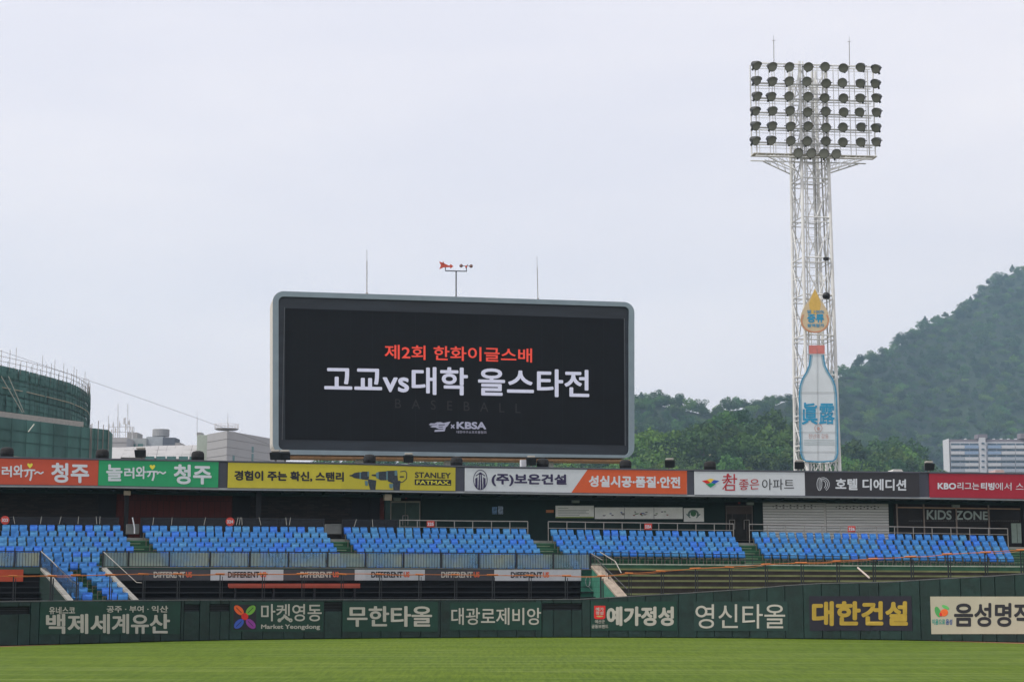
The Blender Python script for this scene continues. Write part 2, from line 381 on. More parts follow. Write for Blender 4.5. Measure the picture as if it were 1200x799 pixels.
text(WL, '예가정성', (711, 710.2, 789.5, 733), TN, M_letter, r, .045, .004)
r = wbanner('green wall banner with four thin rounded white characters on the rising wall', 813, 704.5, 923, 739, mat('green_vinyl_print_dark', (0.010, 0.036, 0.031), .5, var=.12, coords='World'))
text(WL, '영신타올', (815, 707.6, 920, 736), TN, M_letter, r, .005, .005)
r = wbanner('black wall banner with four large yellow characters', 948, 698, 1068, 738.5, mat('navy_black_print', (0.012, 0.010, 0.022), .5))
text(WL, '대한건설', (951.5, 704, 1064, 733), TN, mat('yellow_print', (0.38, 0.26, 0.03), .6, var=.12), r, .05)
r = wbanner('beige wall banner with black lettering and a leafy fruit emblem at the far right', 1090, 698.6, 1262, 742.5, mat('beige_print', (0.40, 0.37, 0.29), .6, var=.06, scale=.8))
MK = mat('near_black_print', (0.016, 0.015, 0.022), .6)
text(WL, '음성명작', (1118, 706, 1211, 734), TN, MK, r, .035)
decal(WL, [ell(1099, 716.5, 3.2, 6.5, 20, rot=-20)], TN, mat('green_print', srgb(70, 150, 80), .6), r, 'emblem')
decal(WL, [ell(1106.3, 717.5, 4.8, 4.2, 20, rot=-25)], TN + .003, mat('orange_print', srgb(225, 100, 45), .6), r, 'emblem')
decal(WL, [ell(1108, 711, 4.6, 1.9, 20, rot=25)], TN + .006, mat('leaf_print', srgb(90, 175, 95), .6), r, 'emblem')
decal(WL, [ell(1102.3, 719.5, 1.5, 2.3, 16, rot=-10)], TN + .009, MT['red_print'], r, 'emblem')
text(WL, '이음으로', (1092.3, 724.8, 1107.5, 731.5), TN, mat('teal_print', srgb(40, 140, 130), .6), r, .03)
text(WL, '음성', (1108.3, 724.8, 1115.8, 731.5), TN, mat('blue_print', srgb(45, 80, 140), .6), r, .03)

# orange topped fence standing on the wall
fence = thing('wall_top_fence', 'dark post fence with an orange padded rail along the outfield wall top', 'fence', WL.W(tB / 2, -.3, 1.8))
pu = [-28, 16, 60, 90, 129, 168, 208, 258, 307.6, 354, 400, 445, 491, 533, 577, 620, 662.5, 704, 737, 775, 815, 855, 897, 939, 981, 1023.5, 1068, 1111.5, 1155, 1197, 1240]
oline = [(-28, 674.8), (0, 674.5), (60, 674), (168, 672), (300, 672), (440, 672), (620, 673.5), (663, 674), (704, 674.5), (737, 671), (775, 668.5), (815, 665.6), (855, 663.8),
         (897, 660.8), (939, 658.8), (981, 657), (1023, 654.3), (1068, 651.8), (1111, 648.8), (1155, 646.6), (1197, 643.8), (1240, 641)]
NF = -0.25; oz = WL.line(oline, NF); prev = None; rail = MB(); wires = MB()
for i, u in enumerate(pu):
    tt, _ = WL.tz(u, 674, NF); z = oz(tt); zb = wtop(tt) + .012
    p = MB(); th_ = 0.05 if u not in (60, 704) else .08
    p.box(WL.W(tt, NF, (z + zb) / 2 - .02), (th_, th_, z - zb - .04), .1)
    p.box(WL.W(tt + .11, NF, (z + zb) / 2 - .06), (th_ * .6, th_, z - zb - .12), .1); p.box(WL.W(tt, NF, zb + .012), (.22, .14, .022), .1)
    p.build('post', M_dark, fence)
    s_ = MB(); s_.tube(WL.W(tt - random.uniform(.16, .3), NF, z - .01), WL.W(tt + random.uniform(.16, .3), NF, z - .01 + random.uniform(-.02, .02)), .042, 8); s_.build('padding_sleeve', M_orange, fence)
    if prev:
        a = WL.W(prev[0], NF, prev[1]); b = WL.W(tt, NF, z); K = 8; sg = random.uniform(.0, .05); ss = random.uniform(-.06, .06)
        for k in range(K):
            f0, f1 = k / K, (k + 1) / K
            q = lambda f: a.lerp(b, f) - Vector((0, 0, sg * 4 * f * (1 - f)))
            rail.tube(q(f0), q(f1), .015, 6)
            q2 = lambda f: a.lerp(b, f) - Vector((0, 0, .05 + ss * math.sin(math.pi * f)))
            wires.tube(q2(f0), q2(f1), .012, 4)
    prev = (tt, z)
rail.build('orange_rail', M_orange, fence); wires.build('wire', mat('rust_wire', (0.45, 0.16, 0.05), .7), fence)
wn = MB()
for f in (.25, .5, .75):
    a = WL.tz(-28, 690, NF)[0]; b = WL.tz(704, 690, NF)[0]
    WL.band(wn, a, b, lambda t: wtop(t) + (oz(t) - wtop(t)) * f, lambda t: wtop(t) + (oz(t) - wtop(t)) * f + .008, NF - .004, NF + .004, 3)
wn.build('wire', M_dark, fence)

# ------------------------------------------------------------------ the stand: plan line of the roof edge
ZT = atY(540, 547.7, 97).z
top_pts = [(-90, 534.3), (0, 536.6), (115, 538.8), (261, 541.3), (400, 543.7), (540, 547.2), (680, 549.6), (810, 551.6), (943, 553), (1083, 554.3), (1200, 555.6), (1290, 556.6)]
ST = Surf([atZ(u, v, ZT) for u, v in top_pts])
T0, T1 = ST.t[0], ST.t[-1]
stand = thing('grandstand', 'long outfield stand with roof, dark back wall and green concrete terraces', 'stand', ST.W(T1 / 2, 0, 0))
zt_board = ST.line(top_pts, 0)
zb_board = ST.line([(0, 567.7), (115, 568.7), (261, 571.4), (400, 572.9), (540, 575.2), (680, 577.2), (810, 579.2), (943, 580.4), (1083, 582), (1200, 584)], 0)
def ub(u, n=0.0, v=600): return ST.tz(u, v, n)[0]
# roof
b = MB(); ST.band(b, T0, T1, lambda t: zb_board(t) - .02, lambda t: zt_board(t) + .03, -0.35, -0.06); b.build('fascia', M_fascia, stand)
b = MB(); ST.band(b, T0, T1, lambda t: zb_board(t) - .13, lambda t: zb_board(t) - .025, -0.4, 0.06); b.build('gutter', M_flash, stand, bevel=.02)
b = MB(); ST.band(b, T0, T1, lambda t: zt_board(t) + .035, lambda t: zt_board(t) + .085, -0.5, 0.03); b.build('roof_edge', mat('dark_coping', (.10, .11, .13), .5), stand)
b = MB(); ST.band(b, T0, T1, lambda t: zb_board(t) - .10, lambda t: zb_board(t) + .10, -7.0, -0.42); b.build('roof', mat('roof_sheet', (.12, .13, .13), .7), stand)
b = MB()
for k in range(60):
    tt = T0 + (T1 - T0) * (k + .5) / 60
    a = ST.W(tt, -2.5, zb_board(tt) - .2); c = ST.W(tt, -.45, zb_board(tt) - .2); b.tube(a, c, .07, 4)
b.build('roof_beams', M_gw, stand)
b = MB(); ST.band(b, T0, T1, lambda t: zb_board(t) - .36, lambda t: zb_board(t) - .16, -1.3, -1.1); b.build('beam', M_gw, stand)
# seat rows ---------------------------------------------------------
R0 = [(-40, 614.4), (0, 614.6), (155, 615.2), (235, 616), (400, 617.4), (455, 617.6), (632, 619.6), (645, 620), (870, 622.6), (960, 624), (1175, 627.5), (1230, 628.4)]
R4 = [(-40, 639.2), (0, 639.4), (240, 640), (440, 641.2), (620, 642), (655, 642.4), (873, 645.6), (895, 646), (1187, 650.6), (1230, 651.2)]
def rowline(i):
    w_ = [0, .27, .53, .78, 1.0]
    us = [-40, 0, 155, 240, 400, 455, 632, 655, 873, 960, 1175, 1230]
    a = np.interp(us, *zip(*R0)); c = np.interp(us, *zip(*R4)); f = w_[i] if i < 5 else 1 + (i - 4) * .25
    v = a + (c - a) * f if i < 5 else c + (i - 4) * 6.15
    return list(zip(us, v))
NR = lambda i: 1.2 + .62 * i
ROW = [ST.line(rowline(i), NR(i)) for i in range(15)]     # height of the backrest top
SH = 0.80
blocks = [ # name, row0 left/right, row4 left/right
    ('leftmost block', -32, 141, -36, 158), ('second block', 165, 380.6, 183.5, 395.8), ('third block', 401.4, 618.8, 418, 633.8),
    ('fourth block', 643.6, 859.5, 659, 873.8), ('rightmost block', 879.6, 1177.6, 894, 1188.2)]
# terraces
uR = {}
for i in range(14):
    if i < 5: ua, ue = -60, 1268
    elif i < 8: ua, ue = -60, 690
    else: ua, ue = 52 + (i - 8) * 5.2, 123 + (i - 8) * 5.9
    n0, n1 = NR(i) - .17, NR(i + 1) - .17
    a, e = ub(ua, n1, 660), ub(ue, n1, 660)
    b = MB(); ST.band(b, a, e, lambda t: ROW[i](t) - SH - (.55 if i < 8 else 1.2), lambda t: ROW[i](t) - SH, n0, n1); b.build('terrace_step', M_step, stand)
    b = MB(); ST.band(b, a, e, lambda t: ROW[i](t) - SH - .05, lambda t: ROW[i](t) - SH + .006, n1 - .06, n1 + .012); b.build('step_edge', M_nose if i < 5 and False else mat('light_green_edge', (.06, .16, .09), .85), stand)
# walkway behind the rows
ND = NR(0) - .17
zwalk = lambda t: ROW[0](t) - SH + .16
b = MB(); ST.band(b, T0, T1, lambda t: ROW[0](t) - SH - .9, zwalk, -2.6, ND); b.build('walkway', M_conc, stand)
# aisle half steps
for (ul, ur, ul4, ur4, kmax) in ((141, 165, 158, 183.5, 6), (380.6, 401.4, 395.8, 418, 6), (618.8, 643.6, 633.8, 659, 6), (859.5, 879.6, 873.8, 894, 5), (1178, 1205, 1188.5, 1215, 5)):
    for i in range(kmax):
        f = i / 4; a0 = ul + (ul4 - ul) * f + 1; a1 = ur + (ur4 - ur) * f - 1
        n1 = NR(i + 1) - .17; ta, te = ub(a0, n1, 640), ub(a1, n1, 640)
        nxt = ROW[i + 1]
        b = MB(); ST.band(b, ta, te, lambda t: nxt(t) - SH - .02, lambda t: nxt(t) - SH + .155, n1 + .013, n1 + .32); b.build('stair_step', M_step, stand)
        b = MB(); ST.band(b, ta, te, lambda t: nxt(t) - SH + .125, lambda t: nxt(t) - SH + .162, n1 + .322, n1 + .335); b.build('stair_nosing', M_nose, stand)

# back wall under the roof, panel by panel ---------------------------
NB = -2.6
zfl = lambda t: zwalk(t) - .05
zce = lambda t: zb_board(t) + .05
def wallpart(name, u0, u1, m, vt=None, vb=None, n=NB, th=.12, label=None, parent=None, bevel=0):
    b = MB(); ta, te = ub(u0, n, 600), ub(u1, n, 600)
    zt_ = ST.line(vt if isinstance(vt, list) else [(u0, vt), (u1, vt)], n) if vt else zce
    zb_ = ST.line(vb if isinstance(vb, list) else [(u0, vb), (u1, vb)], n) if vb else zfl
    ST.band(b, ta, te, zb_, zt_, n - th, n); return b.build(name, m, parent or stand, bevel=bevel, label=label)
def brickmat(name, a, c, mo, sx, sy):
    m = bpy.data.materials.new(name); m.use_nodes = True; t_ = m.node_tree; bb = t_.nodes['Principled BSDF']; g = t_.nodes.new('ShaderNodeNewGeometry')
    sp = t_.nodes.new('ShaderNodeSeparateXYZ'); cb = t_.nodes.new('ShaderNodeCombineXYZ'); br = t_.nodes.new('ShaderNodeTexBrick')
    t_.links.new(g.outputs['Position'], sp.inputs[0]); t_.links.new(sp.outputs[0], cb.inputs[0]); t_.links.new(sp.outputs[2], cb.inputs[1])
    t_.links.new(cb.outputs[0], br.inputs['Vector']); br.inputs['Color1'].default_value = (*a, 1); br.inputs['Color2'].default_value = (*c, 1); br.inputs['Mortar'].default_value = (*mo, 1)
    br.inputs['Scale'].default_value = 1; br.inputs['Brick Width'].default_value = sx; br.inputs['Row Height'].default_value = sy; br.inputs['Mortar Size'].default_value = .008
    br.inputs['Bias'].default_value = -.2
    t_.links.new(br.outputs['Color'], bb.inputs['Base Color']); bb.inputs['Roughness'].default_value = .85; return m
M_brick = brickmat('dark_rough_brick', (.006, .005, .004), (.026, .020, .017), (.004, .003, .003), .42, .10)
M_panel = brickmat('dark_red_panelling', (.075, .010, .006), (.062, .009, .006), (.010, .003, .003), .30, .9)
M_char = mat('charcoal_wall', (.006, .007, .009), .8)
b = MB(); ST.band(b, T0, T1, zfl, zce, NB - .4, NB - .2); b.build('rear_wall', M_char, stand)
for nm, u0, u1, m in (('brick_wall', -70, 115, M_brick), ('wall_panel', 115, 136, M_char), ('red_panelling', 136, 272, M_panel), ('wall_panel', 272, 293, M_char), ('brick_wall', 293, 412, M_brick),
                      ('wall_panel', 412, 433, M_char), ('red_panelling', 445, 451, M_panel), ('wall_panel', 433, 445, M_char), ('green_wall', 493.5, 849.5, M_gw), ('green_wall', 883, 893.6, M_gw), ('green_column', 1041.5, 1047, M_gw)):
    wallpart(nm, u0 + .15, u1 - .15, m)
wallpart('base_wall', 1047, 1270, mat('red_brown_base', (.11, .035, .02), .8), vt=[(1047, 622), (1270, 628)], n=NB - .05, th=.1)
# columns under the roof edge
for (u0, u1, m, capc) in ((145.5, 150.5, M_char, True), (300, 306, M_char, False), (451.5, 457, M_gw, True)):
    wallpart('column', u0, u1, m, n=-.5, th=.28)
    if capc: wallpart('column_cap', u0 - 1, u1 + 2, mat('cream_cap', (.35, .30, .22), .7), vt=[(u0, 573 + u0 * .013), (u1, 573 + u1 * .013)], vb=[(u0, 577 + u0 * .020), (u1, 577 + u1 * .020)], n=-.46, th=.36)
for u in (465.5, 675, 879.5, 1121): wallpart('junction_box', u - 4.2, u + 4.2, mat('pale_box', (.25, .30, .27), .6), vt=580.2 + (u - 465) * .012, vb=586.4 + (u - 465) * .012, n=-2.35, th=.2)
# glass doors
M_glass = mat('dull_green_glass', (.030, .060, .050), .35, var=.4, scale=.8, spec=.12)
def door(u0, u1, v0, v1, split, glassm, framem, label):
    d = wallpart('door', u0, u1, framem, vt=v0, vb=v1, n=NB - .06, th=.06, label=label)
    us = [u0 + .9] + split + [u1 - .9]
    for a, c in zip(us, us[1:]): wallpart('glass', a + .3, c - .3, glassm, vt=v0 + 2.0, vb=v1 - .6, n=NB - .045, th=.02, parent=d)
    for s_ in split:
        for sg in (-1, 1):
            b = MB(); b.tube(ST.at(s_ + sg * 3, v0 + 17, NB + .04), ST.at(s_ + sg * 3, v0 + 28, NB + .04), .02, 6); b.build('handle', M_steel, d)
        b = MB(); b.tube(ST.at(s_ - 3, v0 + 17, NB + .04), ST.at(s_ + 3, v0 + 17, NB + .04), .025, 6); b.build('handle', M_steel, d)
    return d
door(457.5, 492.6, 586.8, 630, [475], M_glass, mat('brushed_frame', (.22, .21, .18), .5), 'double glass door with a grey metal frame')
door(850.5, 882, 592, 633, [858, 875], mat('dark_glass', (.02, .02, .018), .4, var=.5, scale=1.2, spec=.12), mat('brown_frame', (.10, .085, .07), .5), 'dark glass door reflecting the field')
wallpart('transom', 852, 880.5, mat('brown_transom', (.05, .035, .028), .6), vt=593.5, vb=602, n=NB - .02, th=.02)
# roller shutters
M_sh = mat('painted_shutter', (.66, .68, .66), .55, var=.10, scale=2.0, stretch=(.3, .3, 4))
for (u0, u1) in ((894, 965.6), (968, 1041)):
    sh = wallpart('roller_shutter', u0, u1, mat('shutter_back', (.2, .21, .2), .7), n=NB, th=.05)
    ta, te = ub(u0, NB), ub(u1, NB); zt0 = ST.tz(u0, 583, NB)[1]; zb0 = ST.tz(u0, 632, NB)[1]; N = 15
    for k in range(N):
        za = zb0 + (zt0 - zb0) * k / N; zc = zb0 + (zt0 - zb0) * (k + 1) / N
        b = MB(); ST.band(b, ta, te, za + .012, zc - .018, NB + .001, NB + .045); b.build('slat', M_sh, sh, bevel=.02)
    b = MB()
    for k in range(6):
        for dv in (0, 2.8): ST.rect(b, u0 + 15 + k * 8.2, 591.3 + dv + (u0 - 894) * .012, u0 + 17 + k * 8.2, 592.5 + dv + (u0 - 894) * .012, NB + .052, .005)
    for k in range(7): ST.rect(b, u0 + 11.3 + k * 8.2, 592.8 + (u0 - 894) * .012, u0 + 12.9 + k * 8.2, 593.8 + (u0 - 894) * .012, NB + .052, .005)
    b.build('vent_slots', M_dark, sh)
wallpart('shutter_post', 965.8, 967.8, mat('shutter_post_paint', (.6, .61, .58), .5), n=NB + .06, th=.1)
# play room glazing
M_rg = mat('tinted_glass', (.012, .011, .010), .3, var=.5, scale=1.1, spec=.15)
gl = wallpart('window_wall', 1047.4, 1262, M_rg, n=NB, th=.03, label='tinted window wall with large white lettering')
M_pf = mat('copper_frame', (.36, .24, .15), .4, metal=.3)
for u in (1050.5, 1082, 1120, 1158): wallpart('mullion', u, u + 1.5, mat('frame_metal', (.24, .20, .17), .5), n=NB + .08, th=.08, parent=gl)
wallpart('transom', 1050, 1196, M_pf, vt=[(1050, 593.5), (1196, 595.5)], vb=[(1050, 594.9), (1196, 596.9)], n=NB + .07, th=.05, parent=gl)
MKZ = mat('grey_green_letters', (.36, .44, .41), .6)
text(ST, 'KIDS ZONE', [(1086, 597), (1158, 599), (1086, 608.5), (1158, 609)], NB + .02, MKZ, gl, .03)
decal(ST, [[(1065 + k * 2.0, 609.6), (1066.2 + k * 2.0, 609.6), (1066.2 + k * 2.0, 610.3), (1065 + k * 2.0, 610.3)] for k in range(65)], NB + .02, mat('dot_print', (.15, .15, .15), .6), gl, 'dot_line')
dd = wallpart('door', 1184.5, 1197.8, mat('pale_green_door', (.27, .36, .31), .5), vt=612.8, vb=636, n=NB + .03, th=.03, label='pale green door at the right end')
wallpart('door_gap', 1190.8, 1191.3, M_dark, vt=613.5, vb=635.5, n=NB + .036, th=.01, parent=dd)
wallpart('column', 1198.5, 1203, M_char, n=-.5, th=.3)
# things fixed on the green wall
IB = 'information boards on the green back wall'
def plate(name, label, cat, u0, v0, u1, v1, m, n=NB + .03, group=None, th=.03):
    r = thing(name, label, cat, ST.at((u0 + u1) / 2, v1, n), group); b = MB(); ST.rect(b, u0, v0, u1, v1, n, th); b.build('board', m, r, bevel=.008); return r
MIB = mat('faded_white_board', (.75, .78, .74), .6, var=.12, scale=1.2)
r = plate('info_board', 'whitish board with a green lower edge, left one of the board row', 'board', 651, 592.2, 696, 606.2, MIB, group=IB)
wallpart('board_trim', 651.2, 695.8, mat('lime_trim', (.25, .34, .08), .6), vt=605.2, vb=606.6, n=NB + .036, th=.02, parent=r)
decal(ST, [[(654 + 0, v), (654 + w_, v), (654 + w_, v + .7), (654, v + .7)] for v, w_ in ((595, 12), (597.3, 36), (599, 33), (601, 36), (603, 25))], NB + .034, mat('faint_print', (.33, .37, .35), .7), r, 'text_lines')
r = plate('info_board', 'long white board of small pictures in the middle of the board row', 'board', 697, 594.2, 800, 607.8, MIB, group=IB)
for u in (731.5, 766): wallpart('board_joint', u, u + .7, M_flash, vt=594.6, vb=607.4, n=NB + .036, th=.01, parent=r)
cols = [srgb(70, 70, 90), srgb(60, 110, 60), srgb(120, 50, 40), srgb(60, 90, 150), srgb(90, 90, 90)]
for k in range(22):
    u = random.uniform(705, 792); v = random.uniform(598, 603.5)
    decal(ST, [[(u, v), (u + random.uniform(1.5, 5), v), (u + 2.5, v + 1.1), (u + .2, v + 1.0)]], NB + .034 + k * .0004, mat('board_picture_%d' % (k % 5), cols[k % 5], .6), r, 'picture')
r = plate('info_board', 'small white board with a round green wreath emblem', 'board', 801.2, 595, 824.8, 611, MIB, group=IB)
decal(ST, ring(812.5, 602.3, 5.4, 4.4, 2.4, 20, 150, 390), NB + .034, mat('grey_green_print', (.09, .17, .15), .6), r, 'wreath')
decal(ST, [ell(812.5, 601.6, 3.3, 3.3)], NB + .040, mat('emblem_green', (.05, .17, .08), .6), r, 'emblem')
decal(ST, stroke([(804.5, 602), (809, 606.5)], 1.2) + stroke([(820.5, 602), (816, 606.5)], 1.2), NB + .042, MT['grey_green_print'], r, 'emblem')
r = plate('small_poster', 'small blue and white poster on the green wall, left of a pair', 'poster', 576.8, 593.5, 582.6, 602.3, mat('blue_poster', (.10, .20, .34), .6, var=.9, scale=6), group='pair of small posters')
r = plate('small_poster', 'small blue and white poster on the green wall, right of a pair', 'poster', 583.8, 593, 589.6, 602.3, mat('pale_poster', (.20, .27, .36), .6, var=.9, scale=7), group='pair of small posters')
plate('small_sign', 'small orange rounded sign on the green wall beside the white boards', 'sign', 640, 597.2, 648.8, 600.4, mat('dull_orange_sign', (.42, .16, .06), .6))
plate('exit_light', 'tiny red light sign above the glass double door', 'sign', 475, 581.7, 477, 584, mat('dull_red', (.35, .04, .03), .5))
plate('exit_light', 'tiny red light sign above the dark glass door', 'sign', 865, 587.8, 867.5, 590, mat('dull_red', (.35, .04, .03), .5))

# ------------------------------------------------------------------ roof advertising boards
BG = 'advertising boards along the roof edge'
def board(label, u0, u1, vt0, vt1, vb0, vb1, m):
    r = thing('roof_board', label, 'sign', ST.at((u0 + u1) / 2, 570, .05), BG)
    t0, t1 = ub(u0, .05, 560), ub(u1, .05, 560); zt_ = ST.line([(u0, vt0), (u1, vt1)], .05); zb_ = ST.line([(u0, vb0), (u1, vb1)], .05)
    b = MB(); ST.band(b, t0, t1, zb_, zt_, -.05, .05); b.build('panel', m, r)
    fr = MB(); ST.band(fr, t0, t1, lambda t: zt_(t), lambda t: zt_(t) + .035, -.05, .075); ST.band(fr, t0, t1, lambda t: zb_(t) - .035, lambda t: zb_(t), -.05, .075)
    fr.build('frame', M_fascia, r); return r
TB = .062
PW = mat('print_white', (.60, .64, .68), .55, var=.04); PY = mat('print_yellow', (.72, .66, .06), .5, var=.05)
heart = lambda cu, cv, s: [(cu, cv + 3 * s), (cu - 2.1 * s, cv + .8 * s), (cu - 3 * s, cv - .9 * s), (cu - 2.4 * s, cv - 2.2 * s), (cu - 1.2 * s, cv - 2.4 * s), (cu, cv - 1.2 * s), (cu + 1.2 * s, cv - 2.4 * s), (cu + 2.4 * s, cv - 2.2 * s), (cu + 3 * s, cv - .9 * s), (cu + 2.1 * s, cv + .8 * s)]
def tour(r, d):
    for ch, a, e, v0, v1 in (('놀', 124.5, 143.5, 543.8, 563.5), ('러', 145.5, 157.5, 547.5, 560.5), ('와', 159, 171, 546, 561)):
        text(ST, ch, (a + d, v0 + d * .012, e + d, v1 + d * .012), TB, PW, r, .035)
    decal(ST, stroke([(171.5 + d, 552.8 + d * .012), (178 + d, 552.2 + d * .012), (184.8 + d, 552.6 + d * .012)], 1.9) + stroke([(176 + d, 552.5 + d * .012), (175.4 + d, 556), (173 + d, 558.3)], 1.8) + stroke([(180.4 + d, 552.5 + d * .012), (180.2 + d, 558), (178.6 + d, 563)], 2.1), TB, PW, r, 'lettering')
    decal(ST, stroke([(184 + d, 555.3), (186.5 + d, 552.6), (189 + d, 553.4), (191 + d, 555), (194.4 + d, 552.7)], 1.7), TB, PW, r, 'lettering')
    decal(ST, [heart(178.6 + d, 547 + d * .012, 1.1)], TB + .006, PY, r, 'heart')
    text(ST, '청주', [(203.5 + d, 543.6 + d * .012), (248 + d, 544.6 + d * .012), (203.5 + d, 567 + d * .012), (248 + d, 567.6 + d * .012)], TB, PW, r, .04)
r = board('red orange roof board with white lettering and a yellow heart at the far left', -86, 114.8, 534.6, 539, 566, 568.6, mat('board_orange', (.50, .070, .030), .5, var=.05)); tour(r, -143.5)
r = board('green roof board with white lettering and a yellow heart', 115.2, 255.8, 539, 541.1, 568.6, 571, mat('board_green', (.012, .30, .115), .5, var=.05)); tour(r, 0)
r = board('bright yellow roof board with two cordless drills pictured', 267, 533.7, 541.6, 547.4, 571.4, 575, mat('board_yellow', (.52, .45, .030), .5, var=.05))
text(ST, '경험이 주는 확신, 스탠리', [(274.5, 550.8), (403, 552.8), (274.5, 563.2), (403, 564.6)], TB, MK, r, .055)
MD = mat('drill_dark', (.025, .035, .05), .5, var=.6, scale=9); MDT = mat('drill_teal', (.10, .20, .23), .5)
decal(ST, [[(411, 557), (415, 554), (419, 553.2), (419, 560.6), (415, 559.8)], [(419, 553), (424, 553), (424, 561), (419, 560.5)], [(424, 552.3), (432.5, 552.3), (432.5, 560), (431, 562), (424, 561.5)],
           [(431, 561), (441, 562.6), (440, 573.4), (434, 573.4), (431.5, 565.5)],
           [(440, 557), (444, 552.6), (453, 551.8), (453, 562.5), (446, 562.5), (441.5, 560)], [(453, 551.5), (465.5, 551), (466.5, 564.4), (460, 566), (454.5, 563.5)], [(460, 563), (469.5, 563), (468.5, 573.8), (461, 573.8)]], TB, MD, r, 'drill_picture')
decal(ST, [[(421.3, 553), (423, 553), (423, 561), (421.3, 561)], [(430.5, 552.5), (432.5, 552.5), (432.5, 558), (430.5, 558)], [(427.5, 563), (431, 563.5), (431, 569), (428, 568.5)], [(440.5, 554), (443.7, 552.5), (444, 561), (441, 560)], [(452.5, 552), (454.6, 552), (454.6, 562), (452.5, 562)],
           [(462.5, 551.4), (465.5, 551.4), (465.5, 557), (462.5, 557)], [(456, 566.6), (461, 566.6), (460, 572.2), (456.5, 571.5)]], TB + .006, MDT, r, 'drill_picture')
decal(ST, [[(409.5, 556.6), (412, 556), (412, 558), (409.5, 557.4)], [(435.5, 555.7), (440.5, 555.4), (440.5, 558), (435.5, 557.2)]] + stroke([(469, 552.5), (474.5, 551.5), (476.7, 554), (476.5, 560.5), (472.5, 564.3), (468, 565.2)], 1.0) + [[(468.5, 557.6), (473.4, 557.6), (473.4, 559.2), (468.5, 559.2)]], TB + .004, MD, r, 'drill_picture')
text(ST, 'STANLEY', [(486.3, 552.8), (528.3, 553.8), (486.3, 559.6), (528.3, 560.4)], TB, MK, r, .03)
decal(ST, [[(486, 561.2), (528.8, 562), (528.8, 568.6), (486, 568)]], TB, MK, r, 'lettering_block')
text(ST, 'FATMAX.', [(488, 562.6), (527.8, 563.2), (488, 567), (527.8, 567.6)], TB + .006, PY, r, .03)
r = board('white and orange roof board split by a slanted line with a tower emblem', 545, 805, 548, 551.2, 575.2, 579, mat('board_white', (.56, .60, .63), .5, var=.04))
decal(ST, [[(688.6, 549.8), (805, 551.4), (805, 578.8), (669.5, 577)]], TB - .006, mat('board_orange2', (.58, .090, .020), .5, var=.05), r, 'orange_half')
MN = mat('print_navy', (.030, .022, .075), .6)
decal(ST, ring(563, 562, 8, 11.5, .8, 30), TB, MN, r, 'emblem')
decal(ST, [[(561.5, 555), (563, 553), (564.5, 555), (565.6, 573), (560.4, 573)], [(557, 560.5), (559.6, 558.8), (559.6, 572.8), (557, 570.5)], [(566.4, 558.8), (569, 560.5), (569, 570.5), (566.4, 572.8)]] + stroke([(557.5, 557.5), (563, 553.5), (568.5, 557.5)], 1.1), TB + .004, MN, r, 'emblem')
decal(ST, [[(562.6, 556), (563.2, 556), (563.2, 573), (562.6, 573)]], TB + .012, PW, r, 'emblem')
text(ST, '(주)보은건설', [(576, 554), (664, 555.6), (576, 569.3), (664, 569.6)], TB, MN, r, .05)
text(ST, '성실시공·품질·안전', [(690, 556.8), (797.2, 558.3), (690, 570.2), (797.2, 572)], TB, PW, r, .05)
r = board('white roof board with a coloured diamond emblem and red brush lettering', 814, 943, 552, 553.1, 579.4, 580.5, MT['board_white'])
decal(ST, [[(822.5, 563.2), (829.5, 562), (832.5, 565), (829, 567)]], TB, MT['red_print'], r, 'emblem')
decal(ST, [[(828, 562), (833, 560.4), (838.5, 562), (833, 565.4)]], TB + .003, mat('gold_bright', srgb(225, 190, 60), .6), r, 'emblem')
decal(ST, [[(836.5, 562), (843.2, 563.2), (837, 567), (833.4, 565)]], TB + .006, mat('blue_bright', srgb(40, 80, 175), .6), r, 'emblem')
decal(ST, [[(827, 566.8), (833, 565.6), (839, 566.8), (833, 571)]], TB + .009, mat('green_bright', srgb(20, 135, 90), .6), r, 'emblem')
MRB = mat('brush_red', (.40, .018, .03), .6)
text(ST, '참', [(847, 555), (864, 555), (847, 574.6), (864, 574.6)], TB, MRB, r, .0); text(ST, '좋은', [(866, 561.5), (889.8, 561), (866, 574.2), (889.8, 573)], TB, MRB, r, .005)
decal(ST, stroke([(853, 554.7), (855.6, 559)], 1.4) + stroke([(846, 562.2), (862, 560.6)], 1.1) + stroke([(855, 560.5), (851, 567.5), (847, 573)], 1.3), TB + .005, MRB, r, 'lettering')
text(ST, '아파트', [(893, 561), (930.5, 561), (893, 574), (930.5, 573.5)], TB, MK, r, -.004)
r = board('black roof board with a round striped emblem and white lettering', 943.2, 1077, 553.1, 554.2, 580.5, 581.8, mat('board_black', (.022, .021, .026), .45, var=.1))
decal(ST, sum([ring(964.6 - k * .2, 567.3, 7.2 - 1.9 * k, 7.9 - 1.7 * k, .6, 16, -110, 62) for k in range(3)], []) + ring(960.3, 567, 2.9, 7.4, .6, 20) + stroke([(959.8, 560.5), (959.8, 573.5)], .5) + stroke([(961.2, 560.8), (961.2, 573)], .5), TB, PW, r, 'emblem')
text(ST, '호텔 디에디션', [(979, 560.2), (1062, 561.3), (979, 573.8), (1062, 574.8)], TB, PW, r, .035)
r = board('crimson roof board with white lettering at the far right', 1089.3, 1284, 554.5, 556.6, 582.4, 585.8, mat('board_red', (.34, .009, .028), .5, var=.06))
text(ST, 'KBO', [(1098.8, 565.4), (1120.5, 565.6), (1098.8, 573), (1120.5, 573.2)], TB, PW, r, .045)
text(ST, '리그는', [(1122, 564.8), (1147.5, 565), (1122, 573.6), (1147.5, 573.6)], TB, PW, r, .015)
text(ST, '티빙', [(1149.5, 565.1), (1165.5, 565.2), (1149.5, 573.8), (1165.5, 573.9)], TB, PW, r, .045)
